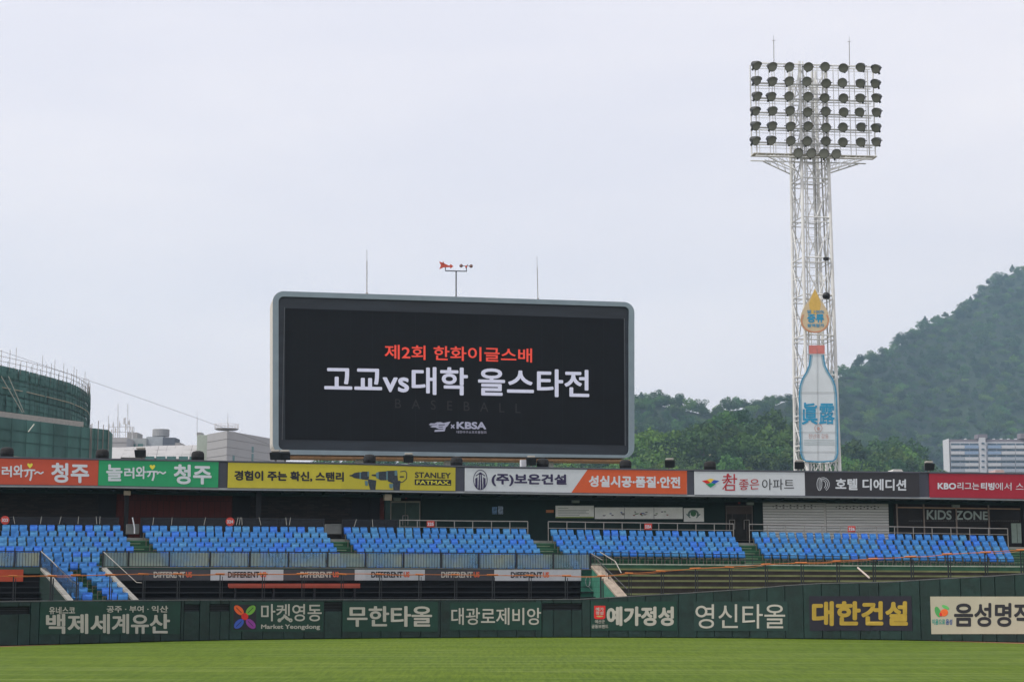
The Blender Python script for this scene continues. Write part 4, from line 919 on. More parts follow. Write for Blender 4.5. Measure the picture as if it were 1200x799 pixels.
for i in range(nx):
    for j in range(ny):
        e = .0001; sc_.add([f(i / nx + e, j / ny + e), f((i + 1) / nx - e, j / ny + e), f((i + 1) / nx - e, (j + 1) / ny - e), f(i / nx + e, (j + 1) / ny - e)], [(0, 1, 2, 3)])
scr = sc_.build('screen', MSC, sbt)
b = MB()
for (u0, v0, u1, v1) in ((333.2, 360.2, 334, 515.2), (731.3, 373, 732, 522)): SB.rect(b, u0, v0, u1, v1, -.15, .03)
b.build('screen_rim', mat('rim_grey', (.09, .10, .11), .5), sbt)
ER = mat('led_red', (.3, .03, .02), .6, emit=(srgb(215, 68, 50), .74)); EW = mat('led_white', (.25, .25, .28), .6, emit=(srgb(184, 188, 210), .70)); ED = mat('led_dim_white', (.15, .15, .18), .6, emit=(srgb(150, 154, 178), .55))
text(SB, '제2회 한화이글스배', [(450.8, 403.6), (623.5, 408.3), (450.8, 420.6), (623.5, 424.8)], -.16, ER, scr, .018)
text(SB, '고교vs대학 올스타전', [(380, 427.6), (690.5, 433.2), (380, 460.3), (690.5, 465.8)], -.16, EW, scr, .026)
text(SB, 'KBSA', [(535, 493.9), (569.8, 494.4), (535, 502.4), (569.8, 503)], -.16, ED, scr, .05)
text(SB, '대한야구소프트볼협회', [(535, 504.4), (569.8, 504.8), (535, 507.6), (569.8, 508)], -.16, mat('led_grey', (.1, .1, .12), .6, emit=(srgb(150, 150, 170), .7)), scr, .0)
text(SB, '×', [(528.2, 497), (532.8, 497), (528.2, 502), (532.8, 502)], -.16, ED, scr, .03)
decal(SB, [[(502.5, 497.3), (505, 495.8), (509, 496), (512, 494.6), (516, 494.4), (520, 495.4), (524, 494.5), (528, 493.8), (524.5, 499), (522.5, 500.5), (521, 505.2), (509, 505.8), (509.6, 503.6), (515.5, 503), (510.5, 500.8), (506, 500.6), (503.6, 499.6), (507, 499.2)]], -.165, ED, scr, 'emblem')
decal(SB, stroke([(514, 498), (521.5, 497.4)], .9) + stroke([(514, 500.3), (519, 500)], .8) + stroke([(513, 502.9), (519.5, 502.6)], .8) + stroke([(505, 497.8), (512, 497.4)], .5), -.158, mat('led_off', (.006, .007, .01), .4), scr, 'emblem')
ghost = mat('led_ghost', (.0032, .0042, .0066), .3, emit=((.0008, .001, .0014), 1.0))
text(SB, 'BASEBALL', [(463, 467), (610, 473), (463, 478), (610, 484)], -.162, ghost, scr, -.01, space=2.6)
# beam and legs
b = MB(); SB.rect(b, 321, 534.4, 728, 536.6, -1.2, .3)
t0, z0 = SB.tz(321, 533.2, -.3); t1, z1 = SB.tz(738, 538.2, -.3)
b = MB(); SB.band(b, t0, t1, lambda q: z0 + (z1 - z0) * (q - t0) / (t1 - t0) - .16, lambda q: z0 + (z1 - z0) * (q - t0) / (t1 - t0) - .02, -2.4, -.3); b.build('underside_beam', mat('rusty_beam', (.46, .27, .14), .7, var=.25), sbt)
for u in (424, 528, 640):
    b = MB(); p = SB.at(u, 533, -1.4); b.box((p.x, p.y, p.z / 2 - .15), (.85, .85, p.z), .2); b.build('leg', mat('pale_green_column', (.40, .45, .41), .6), sbt)
# rods and wind vane on top
def rodpx(name, label, u, v0, v1, Y, r_=.03, u1=None, group=None):
    p = atY(u, v1, Y); q = atY(u1 or u, v0, Y); r = thing(name, label, 'rod', p, group); b = MB(); b.tube(p - Vector((0, 0, .3)), p.lerp(q, .75), r_, 6); b.tube(p.lerp(q, .75), q, r_ * .5, 5); b.build('rod', mat('grey_rod', (.25, .24, .24), .5), r)
    b = MB(); b.tube(p - Vector((0, 0, .02)), p + Vector((0, 0, .12)), r_ * 2.2, 8); b.build('socket', M_steel, r); return r
rodpx('lightning_rod', 'thin lightning rod on the left part of the scoreboard top', 430, 293, 345, 115.5, .035, group='lightning rods')
rodpx('lightning_rod', 'thin lightning rod on the right part of the scoreboard top', 630.5, 300.5, 351.5, 117.6, .028, u1=629.2, group='lightning rods')
Yv = 116.6; r = thing('wind_vane', 'red arrow wind vane with spinning cups on the scoreboard top', 'wind vane', atY(534.5, 348, Yv))
V = lambda u, v, Y=Yv: atY(u, v, Y)
b = MB(); b.tube(V(534.5, 350), V(534.5, 317.3), .045, 6); b.build('mast', M_dark, r)
b = MB(); b.tube(V(522, 317.4), V(546.8, 318), .035, 6); b.tube(V(522, 317.4), V(522, 313.4), .03, 6); b.tube(V(546.8, 318), V(546.3, 312.5), .03, 6); b.build('crossbar', M_dark, r)
MRV = mat('vane_red', (.48, .07, .04), .5)
b = MB(); b.prism([V(514.6, 306.4), V(519.5, 308.2), V(525.5, 311), V(527.5, 311), V(527.6, 309), (V(531.2, 312)), V(527.8, 314.6), V(527.3, 313), V(519.5, 313.4), V(514.8, 315.6), V(516.6, 311)], (0, .06, 0)); b.build('arrow', MRV, r)
b = MB(); b.prism([V(518, 310), V(519.3, 305.7), V(521, 310)], (0, .3, 0)); b.build('fin', MRV, r)
for (u, v) in ((540.4, 311.5), (552, 311.9)):
    b = MB(); b.lathe(V(u, v), [(.02, -.11), (.09, -.08), (.13, 0), (.12, .03)], 10, Vector((0, -1, 0.1))); b.build('cup', mat('brown_cup', (.16, .09, .08), .5), r, smooth=True)
b = MB(); b.tube(V(540.4, 311.6), V(552, 311.8), .02, 5); b.tube(V(546.3, 312), V(548.5, 309.8), .02, 5); b.build('cup_arm', M_dark, r)
b = MB(); b.lathe(V(546.3, 312.9), [(.06, -.05), (.08, 0), (.05, .10)], 8); b.build('hub', MRV, r)

# ------------------------------------------------------------------ light tower
YT = 130.0
cx = atY(951.5, 300, YT).x
tw = thing('floodlight_tower', 'tall white lattice floodlight tower with rows of round lamps', 'light tower', (cx, YT, 0))
MW = mat('white_tower_paint', (.66, .67, .66), .5, var=.14, scale=.5)
zf = lambda v, Y=YT: atY(951.5, v, Y).z
a12 = R(12); ztop = zf(78); zhead = zf(182)
def leg(sx, sy, z):
    k = 1.12 + (zf(250) - z) * .008 if z < zhead else 1.10
    k = max(1.06, k); x, y = sx * k, sy * k
    return Vector((cx + x * math.cos(a12) - y * math.sin(a12), YT + x * math.sin(a12) + y * math.cos(a12), z))
for sx, sy in ((-1, -1), (1, -1), (1, 1), (-1, 1)):
    b = MB(); Z = [0, 8, 16, 24, zhead, ztop]
    for z0, z1 in zip(Z, Z[1:]): b.tube(leg(sx, sy, z0), leg(sx, sy, z1), .13 if z1 <= zhead else .11, 10)
    b.build('leg', MW, tw)
    b = MB()
    for z0, z1 in zip(Z[:-1], Z[1:]):        # twin pipe beside every leg
        o_ = Vector((.28 * sx, -.1, 0)) * -1; b.tube(leg(sx, sy, z0) + o_, leg(sx, sy, z1) + o_, .06, 6)
    b.build('riser_pipe', MW, tw)
lev = [zf(v) for v in (560, 522, 487, 441, 395, 348, 305, 258, 212.5, 182, 150, 115, 80)]
lev = [0, 3.2] + lev
for k, (z0, z1) in enumerate(zip(lev, lev[1:])):
    zm = (z0 + z1) / 2
    h = MB(); dg = MB(); cor = [(-1, -1), (1, -1), (1, 1), (-1, 1)]
    for i in range(4):
        A, B = cor[i], cor[(i + 1) % 4]
        h.tube(leg(*A, z0), leg(*B, z0), .055, 5); h.tube(leg(*A, z0 - .35), leg(*B, z0 - .35), .04, 5) if z0 > 4 else None
        mid0 = leg(*A, z0).lerp(leg(*B, z0), .5)
        dg.tube(leg(*A, z1 - .35), mid0, .045, 5); dg.tube(leg(*B, z1 - .35), mid0, .045, 5)
        q1 = leg(*A, zm).lerp(leg(*B, zm), .25); q2 = leg(*A, zm).lerp(leg(*B, zm), .75)
        dg.tube(leg(*A, zm), q1, .03, 4); dg.tube(leg(*B, zm), q2, .03, 4); dg.tube(q1, leg(*A, z0), .03, 4); dg.tube(q2, leg(*B, z0), .03, 4); dg.tube(q1, q2, .03, 4)
    h.build('horizontal_brace', MW, tw); dg.build('diagonal_brace', MW, tw)
# ladder and cable trunk
b = MB(); lx = [leg(-.25, -.2, 0), leg(.12, -.2, 0)]
for p in lx: b.tube((p.x, p.y, 0), (p.x, p.y, ztop - 1), .045, 5)
z = 1.0
while z < ztop - 1: b.tube((lx[0].x, lx[0].y, z), (lx[1].x, lx[1].y, z), .018, 4); z += .4
b.build('ladder', MW, tw)
b = MB(); p = leg(.36, .1, 0); b.tube((p.x, p.y, 0), (p.x, p.y, ztop), .05, 6); b.build('cable_trunk', mat('grey_trunk', (.38, .38, .36), .5), tw)
b = MB(); p = atY(962.5, 185, YT - .5); q = atY(968.5, 335, YT - .5); b.tube((p.x, p.y, p.z), (q.x, p.y, q.z), .06, 6); q2 = atY(972, 500, YT - .5); b.tube((q.x, p.y, q.z), (q2.x, p.y, q2.z), .05, 6); b.build('cable_trunk', MT['grey_trunk'], tw)
b = MB(); b.lathe(atY(968.3, 346.3, YT - 1), [(.05, -.30), (.24, -.25), (.30, -.05), (.30, .08), (.18, .22), (.03, .26)], 10); b.build('obstruction_drum', M_dark, tw, smooth=True)
b = MB(); b.lathe(atY(968, 303.5, YT - 1), [(.22, -.08), (.24, .1)], 10); b.build('obstruction_drum', M_dark, tw)
# head frame, turned a little to the right
HY = YT - 1.3; ha = R(6)
hx = atY(955.5, 130, HY).x
def H(x, y, z): return Vector((hx + x * math.cos(ha) - y * math.sin(ha), HY + x * math.sin(ha) + y * math.cos(ha), z))
def hu(u, v): # pixel on head plane -> local x, z
    p = atY(u, v, HY); return (p.x - hx) / math.cos(ha), p.z
rows = [79.5, 97.3, 114.8, 131.6, 149.2, 166.5]
xl, xr = hu(881, 100)[0], hu(1025, 100)[0]
b = MB()
for v in [76] + [r_ + 2 for r_ in rows[1:]] + [181.5]:
    z = atY(955, v, HY).z
    for y in (0, .75):
        b.tube(H(xl, y, z), H(xr, y, z), .045, 5)
    b.tube(H(xl, .35, z + .03), H(xr, .35, z + .03), .03, 5)
    if v < 175: b.tube(H(xl, 0, z - .45), H(xr, 0, z - .45), .022, 4)
b.build('head_rails', MW, tw)
b = MB(); z0 = atY(955, 182, HY).z; z1 = atY(955, 76, HY).z
ups = [xl, xl + .22, xr - .22, xr] + list(np.linspace(xl, xr, 16)[1:-1]) + [hu(907, 100)[0], hu(996, 100)[0]]
for i, x in enumerate(ups): b.tube(H(x, 0 if i % 2 else .75, z0), H(x, 0 if i % 2 else .75, z1), .055 if i < 4 else .030, 5)
b.build('head_uprights', MW, tw)
pf = MB(); pf.add([H(xl - .05, -.15, z0 - .02), H(xr + .1, -.15, z0 - .02), H(xr + .1, .95, z0 - .02), H(xl - .05, .95, z0 - .02), H(xl - .05, -.15, z0 + .03), H(xr + .1, -.15, z0 + .03), H(xr + .1, .95, z0 + .03), H(xl - .05, .95, z0 + .03)],
                  [(0, 1, 2, 3), (4, 5, 6, 7), (0, 1, 5, 4), (1, 2, 6, 5), (2, 3, 7, 6), (3, 0, 4, 7)])
pf.build('catwalk', mat('pale_grating', (.50, .49, .43), .7), tw)
b = MB()
for v in (186,):
    zz = atY(955, v, HY).z
    for y in (-.4, 1.2): b.tube(H(xl, y, zz), H(xr - .4, y, zz), .05, 5)
    for x in np.linspace(xl, xr - .4, 14): b.tube(H(x, -.4, zz), H(x + .3, -.4, z0), .02, 4)
zs = atY(955, 200.5, HY).z
for sgn, xe, xm in ((-1, xl + 1.0, hu(930, 190)[0]), (1, xr - 1.0, hu(971, 190)[0])):
    for y in (-.3, 1.2):
        b.tube(H(xe, y, z0 - .3), H(xm, y, zs), .055, 5); b.tube(H(xe - sgn * .6, y, z0 - .3), H(xm, y, zs + .35), .035, 5)
        for f in (.3, .6, .85):
            x = xe + (xm - xe) * f; z = z0 - .3 + (zs - z0 + .3) * f; b.tube(H(x, y, z), H(x - sgn * -.2, y, z0 - .1), .025, 4); b.tube(H(x, y, z), H(x + sgn * .5, y, z0 - .1), .025, 4)
b.build('bracket_truss', MW, tw)
MLH = mat('lamp_housing', (.030, .034, .031), .5, var=.25); MLG = mat('dusty_lamp_glass', (.19, .20, .165), .5, var=.25, scale=2, spec=.35)
def mesh_lamp():
    h = MB(); h.lathe((0, 0, 0), [(.09, .56), (.18, .48), (.27, .24), (.33, .06), (.345, -.03)], 16, Vector((0, 1, 0)))
    v = MB(); N = 9    # visor over the upper half
    P = []
    for i in range(N): t = R(20 + 140 * i / (N - 1)); P += [(.35 * math.cos(t), -.02, .35 * math.sin(t)), (.36 * math.cos(t), -.14 * math.sin(t) - .04, .36 * math.sin(t))]
    v.add(P, [(2 * i, 2 * i + 1, 2 * i + 3, 2 * i + 2) for i in range(N - 1)])
    h.add(v.v, v.f); h.box((0, .12, .0), (.86, .05, .05)); h.box((0, .30, -.30), (.10, .12, .30))
    g = MB(); g.lathe((0, 0, 0), [(.315, -.045), (.32, -.02)], 16, Vector((0, 1, 0)))
    return h.mesh('floodlight', MLH), g.mesh('lens', MLG)
mh, mg = mesh_lamp()
colsu = [884.5, 903, 923.5, 944.5, 966, 987, 1007.5, 1026.5]
def addlamp(u, v, yaw, pitch, roll=0, y=-.35):
    x, z = hu(u, v); p = H(x, y, z)
    o = bpy.data.objects.new('floodlight', mh); COL.objects.link(o); o.parent = tw; o.location = p - Vector(tw.location); o.scale = (1.1, 1.1, 1.1)
    aim = Vector((math.sin(yaw), -math.cos(yaw), math.sin(pitch) * 1.25)); o.rotation_euler = aim.to_track_quat('-Y', 'Z').to_euler()
    g = bpy.data.objects.new('lens', mg); COL.objects.link(g); g.parent = o
for j, v in enumerate(rows):
    for i, u in enumerate(colsu):
        k = (i - 3.5) / 3.5
        addlamp(u + random.uniform(-1.2, 1.2), v + random.uniform(-.8, .8) + k * -.8 + 1.0, R(-40 * k - 6 + random.uniform(-5, 5)), R(-24 + random.uniform(-6, 6)), R(-25 * k))
for u in (932.5, 948, 963, 977.5): addlamp(u, 182.5, R(random.uniform(-6, 6)), R(-10), 0, -.62)
for (u, vt) in ((907, 42), (995.5, 43.5)):
    r = thing('tower_rod', 'thin rod on the %s part of the floodlight tower top' % ('left' if u < 950 else 'right'), 'rod', atY(u, 76, HY + .3), 'rods on the tower'); b = MB()
    p = atY(u, 76, HY + .3); q = atY(u - .4, vt, HY + .3); b.tube(p - Vector((0, 0, .1)), p.lerp(q, .85), .03, 5); b.tube(p.lerp(q, .85), q, .015, 5); c = p.lerp(q, .82); b.tube(c - Vector((.14, 0, 0)), c + Vector((.14, 0, .05)), .02, 4); b.build('rod', mat('grey_rod', (.25, .24, .24), .5), r)
# bottle and droplet signs on the tower face
TS = Surf([atY(900, 450, YT - 1.75), atY(1020, 450, YT - 1.75)])
MBT = bpy.data.materials.new('faded_bottle_print'); MBT.use_nodes = True
MBT = mat('faded_white_print', (.58, .64, .67), .6, var=.10, scale=.5)
half = [(0, 406), (8.6, 406), (9.2, 414.5), (8.2, 415.5), (9.0, 422), (10, 428), (13.5, 436), (18.5, 444), (21.3, 452), (22.4, 461), (22.8, 500), (22.4, 531), (20.4, 537), (16.5, 540), (0, 541)]
bc = lambda v: 957 + (v - 406) * .025
outl = [(bc(v) + x, v) for x, v in half] + [(bc(v) - x, v) for x, v in half[::-1][1:]]
r = thing('bottle_sign', 'tall bottle shaped sign with a red cap and blue characters on the tower', 'sign', TS.at(958, 541, .1))
b = MB(); b.prism([TS.at(u, v, 0) for u, v in outl[:-1]], (0, .08, 0)); b.build('panel', MBT, r)
MBB = mat('faded_blue_print', (.06, .26, .42), .6, var=.2)
core = [p for p in outl if p[1] > 415]
b_l = [(bc(v) - x + .8, v) for x, v in half[3:]]; b_r = [(bc(v) + x - .8, v) for x, v in half[3:]]
decal(TS, stroke(b_l, 1.7) + stroke(b_r, 1.7), .012, MBB, r, 'outline')
decal(TS, stroke([(u + 1.6, v) for u, v in b_l[:-2]], 2.2) + stroke([(u - 1.6, v) for u, v in b_r[:-2]], 2.2), .006, mat('pale_blue_print', (.27, .40, .47), .6), r, 'tint')
decal(TS, [[(948, 404.5), (966.5, 404.5), (966.5, 414.5), (948, 414.5)]], .012, mat('faded_red_print', (.50, .17, .15), .6, var=.2, scale=1), r, 'cap')
b = MB(); [b.tube(TS.at(u0, v0, .03), TS.at(u1, v1, .03), .010, 4) for u0, v0, u1, v1 in [(957.5, 408, 958.5, 540)] + [(938, v, 979, v) for v in (459.5, 484, 506, 529)] + [(949, 415.8, 966, 415.8)]]; b.build('panel_seams', mat('seam_grey', (.28, .30, .30), .6), r)
MCB = mat('bold_blue_print', (.025, .27, .46), .6, var=.12)
text(TS, '眞', (939.5, 471.5, 958.3, 497.5), .018, MCB, r, .026); text(TS, '露', (960, 472.5, 978.2, 497), .018, MCB, r, .022)
MFR2 = mat('faded_rose_print', (.48, .30, .27), .6)
decal(TS, ring(959, 501.5, 4.3, 4.6, .6, 18) + [ell(959, 502, 1.8, 2.2, 12)], .018, MFR2, r, 'emblem')
text(TS, '천년의 감동', (947.5, 508.2, 971, 513.8), .018, MFR2, r, .0)
decal(TS, [[(942, v), (978, v), (978, v + .7), (942, v + .7)] for v in (515.4, 518, 520.4)], .018, mat('pale_teal_print', (.33, .42, .43), .6), r, 'text_lines')
drop = [(955, 337.5)] + [(955 + s_ * x, v) for s_, seq in ((1, ((2.2, 343), (6.5, 351), (12, 359), (15.8, 367), (17.2, 374), (16, 381), (12.2, 386.5), (6.5, 389.4), (0.01, 390.2))),) for x, v in seq] + [(955 - x, v) for x, v in ((6.5, 389.4), (12.2, 386.5), (16, 381), (17.2, 374), (15.8, 367), (12, 359), (6.5, 351), (2.2, 343))]
r = thing('droplet_sign', 'yellow droplet shaped sign with blue lettering above the bottle sign', 'sign', TS.at(955, 390, .1))
b = MB(); b.prism([TS.at(u, v, .1) for u, v in drop], (0, .08, 0)); b.build('panel', mat('amber_print', (.56, .46, .30), .6, var=.08), r)
decal(TS, [[(955, 339), (959, 347), (962, 356), (960.5, 366), (955, 369), (949.5, 366), (948, 356), (951, 347)]], .106, mat('gold_faded', (.60, .40, .10), .6, var=.1), r, 'inner_drop')
decal(TS, ring(955, 375.5, 15.6, 13.6, 1.4, 26, -30, 210), .11, mat('faded_orange', (.55, .24, .14), .6), r, 'outline')
text(TS, '쌀 100%', (945.5, 363, 965.8, 367.2), .115, MBB, r, .03); text(TS, '증류', (946, 368, 965.6, 378), .115, MCB, r, .05); text(TS, '원액첨가', (946, 379.2, 965.8, 383.4), .115, MBB, r, .05)

# ------------------------------------------------------------------ netted building, left
MNT = mat('green_scaffold_net', (.050, .125, .110), .75, var=.28, scale=.35, stretch=(1, 1, .25), bump=.5, bscale=1.5, rnd=.25, coords='World')
MPL = mat('scaffold_pipe', (.22, .19, .17), .6); 
NBD = Surf([atY(u, 480, Y) for u, Y in ((-90, 181), (-45, 186), (0, 191), (30, 196), (58, 202), (80, 207.5), (93, 213), (100.5, 218), (103.5, 224), (104, 232), (102, 242))])
nb = thing('scaffolded_building', 'curved building wrapped in green scaffold netting at the far left', 'building', NBD.W(20, -5, 0))
zA, zB, zC = atY(0, 428.3, 191).z, atY(0, 481.5, 191).z, atY(0, 488, 191).z
Tn = NBD.t[-1]; nb_n = int(Tn / 2.4)
b = MB(); NBD.band(b, 0, Tn, 0, zA - .1, -8, -.4, 3); b.build('core_wall', mat('raw_concrete', (.22, .22, .2), .9), nb)
for k in range(nb_n):
    a, e = Tn * k / nb_n, Tn * (k + 1) / nb_n
    for (q0, q1) in ((zB, zB + (zA - zB) * .36), (zB + (zA - zB) * .36, zB + (zA - zB) * .72), (zB + (zA - zB) * .72, zA)):
        m_ = MB(); K = 5; P = []
        for i in range(K + 1):
            t_ = a + (e - a) * i / K; bul = .10 * math.sin(math.pi * i / K) + random.uniform(-.05, .05)
            P += [NBD.W(t_, bul, q0 + .03), NBD.W(t_, bul * 1.6 + .05, (q0 + q1) / 2), NBD.W(t_, bul * .5, q1 - .02)]
        fs = [(3 * i + j, 3 * (i + 1) + j, 3 * (i + 1) + j + 1, 3 * i + j + 1) for i in range(K) for j in (0, 1)]
        m_.add(P, fs); m_.build('net_panel', MNT, nb, smooth=True)
zB = zC - 2.5
for fz in (.70,):
    b = MB(); NBD.band(b, 0, Tn, zB + (zA - zB) * fz - .05, zB + (zA - zB) * fz + .05, .12, .22, 3); b.build('guard_strip', mat('tan_strip', (.33, .30, .22), .8), nb)
q = .6; k = 0
while q < Tn - .5:
    b = MB(); hgt = random.uniform(.9, 2.4); b.tube(NBD.W(q, .1, zA - 1), NBD.W(q, .1, zA + hgt), .028, 4); b.build('scaffold_pole', MPL, nb); q += random.uniform(.9, 1.7); k += 1
for dz in (.45, 1.0):
    b = MB(); NBD.band(b, 0, Tn, zA + dz, zA + dz + .035, .05, .11, 3); b.build('scaffold_rail', MPL, nb)
# lower block
LB = Surf([atY(-90, 500, 169), atY(0, 500, 180), atY(101, 500, 192.5), atY(126.5, 500, 195.5)]); zl = atY(0, 488, 180).z; Tl = LB.t[-1]
pR_ = LB.W(Tl, 0, 0)
lb = thing('netted_block', 'lower block in green netting in front of the curved building', 'building', LB.W(Tl / 2, -2, 0)); K = int(Tl / 2.2)
b = MB(); LB.band(b, 0, Tl - .3, 0, zl - .2, -6, -.4, 3); b.build('core_wall', MT['raw_concrete'], lb)
for k in range(K):
    a, e = Tl * k / K, Tl * (k + 1) / K
    for (q0, q1) in ((zl - 10.5, zl - 3.2 - .9), (zl - 4.1, zl)):
        m_ = MB(); P = []; KK = 4
        for i in range(KK + 1):
            t_ = a + (e - a) * i / KK; bul = .10 * math.sin(math.pi * i / KK) + random.uniform(-.04, .04); P += [LB.W(t_, bul, q0 + .02), LB.W(t_, bul * 1.5, (q0 + q1) / 2), LB.W(t_, bul * .5, q1 - .02)]
        m_.add(P, [(3 * i + j, 3 * (i + 1) + j, 3 * (i + 1) + j + 1, 3 * i + j + 1) for i in range(KK) for j in (0, 1)]); m_.build('net_panel', MNT, lb, smooth=True)
b = MB(); zk = LB.line([(0, 481.8), (98, 494.3)], -.6); LB.band(b, 0, LB.tz(98, 494, -.6)[0], zl - .4, zk, -1.0, -.6, 3); b.build('concrete_band', mat('pale_band', (.36, .34, .31), .9, var=.15), lb)
b = MB(); LB.band(b, 0, Tl * .82, zl - 4.25, zl - 4.05, .1, .2, 4); b.build('guard_strip', MT['tan_strip'], lb)
b = MB(); b.hexa([pR_ + Vector((0, 0, 0)), pR_ + Vector((.06, 0, 0)), pR_ + Vector((.06 - .9, 6, 0)), pR_ + Vector((-.9, 6, 0)), pR_ + Vector((0, 0, zl)), pR_ + Vector((.06, 0, zl)), pR_ + Vector((.06 - .9, 6, zl)), pR_ + Vector((-.9, 6, zl))]); b.build('net_panel', MNT, lb)
g2 = MB(); MNL = mat('net_seam', (.034, .085, .075), .8)
for k in range(K + 1): q = Tl * k / K; g2.tube(LB.W(q, .16, zl - 10), LB.W(q, .16, zl), .035, 4)
for dz in (1.3, 2.5, 5.6, 7.2): LB.band(g2, 0, Tl, zl - dz, zl - dz + .06, .12, .17, 3)
g2.build('net_seams', MNL, lb)
g2 = MB()
for k in range(nb_n * 2 + 1): q = Tn * k / nb_n / 2; g2.tube(NBD.W(q, .20, zC), NBD.W(q, .20, zA + (.1 if k % 2 else .6)), .03, 4)
for k in range(1, 9): NBD.band(g2, 0, Tn, zC + (zA - zC) * k / 9, zC + (zA - zC) * k / 9 + .05, .16, .20, 3)
g2.build('net_seams', MNL, nb)
for u in (104.5, 106, 113.5, 119.5, 126):
    t_ = LB.tz(u, 505)[0]; b = MB(); b.tube(LB.W(t_, .2, zl - 6), LB.W(t_, .2, zl + random.uniform(.3, .9)), .05, 4); b.build('scaffold_pole', MPL, lb)
for (a, c, S_, o_) in (((1.5, 441, ), (26, 483), NBD, nb), ((10, 441), (28, 483), NBD, nb), ((40, 497), (33, 506), LB, lb)):
    b = MB(); b.tube(S_.at(a[0], a[1], .6), S_.at(c[0], c[1], .9), .06, 4); b.build('loose_pipe', mat('pale_pipe', (.42, .44, .38), .6), o_)

# ------------------------------------------------------------------ white office buildings
MOF = mat('pale_tile_cladding', (.36, .36, .37), .6, var=.05, scale=.3); MOF2 = mat('white_sloped_cladding', (.37, .37, .375), .55, var=.06, scale=.3); MOW = mat('teal_window', (.10, .20, .20), .2); MSE = mat('cladding_joint', (.20, .20, .21), .8)
of = thing('office_building', 'white tiled office building with sloped roof skirt behind the green board', 'building', atY(200, 535, 260))
def pbox(par, name, u0, u1, v0, v1, Y, dep, m, zb=None):
    a = atY(u0, v0, Y); c = atY(u1, v1, Y); z0 = c.z if zb is None else zb
    b = MB(); b.hexa([Vector((a.x, Y, z0)), Vector((c.x, Y, z0)), Vector((c.x, Y + dep, z0)), Vector((a.x, Y + dep, z0)), Vector((a.x, Y, a.z)), Vector((c.x, Y, a.z)), Vector((c.x, Y + dep, a.z)), Vector((a.x, Y + dep, a.z))]); return b.build(name, m, par)
pbox(of, 'main_block', 127, 266, 534, 545, 258, 30, MOF, 0)
pbox(of, 'stair_tower', 120, 148, 512.5, 530, 261, 9, MOF, 5)
for v in (518, 524): pbox(of, 'joint', 120, 148, v, v + .3, 260.95, .1, MSE)
pbox(of, 'roof_room', 149.5, 171, 513.3, 526, 266, 8, mat('grey_green_render', (.34, .37, .38), .7), 5)
pbox(of, 'window', 152, 158.5, 520.3, 523.6, 265.9, .2, MOW); pbox(of, 'window', 161.5, 167.5, 520, 523, 265.9, .2, MOW)
pbox(of, 'plant_box', 149, 160.6, 506.5, 514, 268, 4, mat('mid_grey', (.28, .28, .28), .7))
pbox(of, 'roof_room', 171.5, 191, 511.5, 526, 267, 8, mat('blue_grey_render', (.36, .40, .43), .7), 5)
pbox(of, 'louvre_panel', 190.8, 204.8, 512.5, 526, 266, 4, mat('dark_louvre', (.10, .12, .15), .6))
b = MB(); p = atY(188.5, 511.5, 270); b.lathe((p.x, p.y, p.z), [(1.35, 0), (1.35, 1.1), (1.3, 1.15)], 16); b.build('water_tank', mat('tank_grey', (.27, .28, .29), .6), of, smooth=False)
pbox(of, 'plant_box', 205, 211, 518.5, 526, 266, 4, MT['mid_grey'])
# sloped skirt: each bay a piece
sk = [(141, 535.5, 148, 523.7), (183, 536.5, 186.5, 522), (222, 538, 226, 521.3), (258, 539, 264.5, 521.2)]
for (a, c) in zip(sk, sk[1:]):
    b = MB(); P = [atY(a[0], a[1], 257), atY(c[0] - .4, c[1], 257), atY(c[2] - .4, c[3], 260), atY(a[2], a[3], 260)]; b.add(P + [p + Vector((0, .4, -.1)) for p in P], [(0, 1, 2, 3), (7, 6, 5, 4), (0, 4, 5, 1), (1, 5, 6, 2), (2, 6, 7, 3), (3, 7, 4, 0)]); b.build('roof_skirt', MOF2, of)
    for k in range(1, 3):
        f_ = k / 3; x, y = P[0].lerp(P[3], f_), P[1].lerp(P[2], f_); b = MB(); b.tube(x + Vector((0, -.02, 0)), y + Vector((0, -.02, 0)), .03, 4); b.build('joint', MSE, of)
    for k in range(1, 4):
        x, y = P[0].lerp(P[1], k / 4), P[3].lerp(P[2], k / 4); b = MB(); b.tube(x + Vector((0, -.02, 0)), y + Vector((0, -.02, 0)), .025, 4); b.build('joint', MSE, of)
b = MB(); P = [atY(127, 537, 256.5), atY(141, 537, 256.5), atY(148, 524, 260), atY(127, 524, 260)]; b.prism(P, (0, .3, 0)); b.build('roof_skirt', MOF2, of)
for u in (170, 183, 195.5, 209.5, 222): pbox(of, 'window', u, u + 10.5, 534.5, 541, 256.6, .2, MOW)
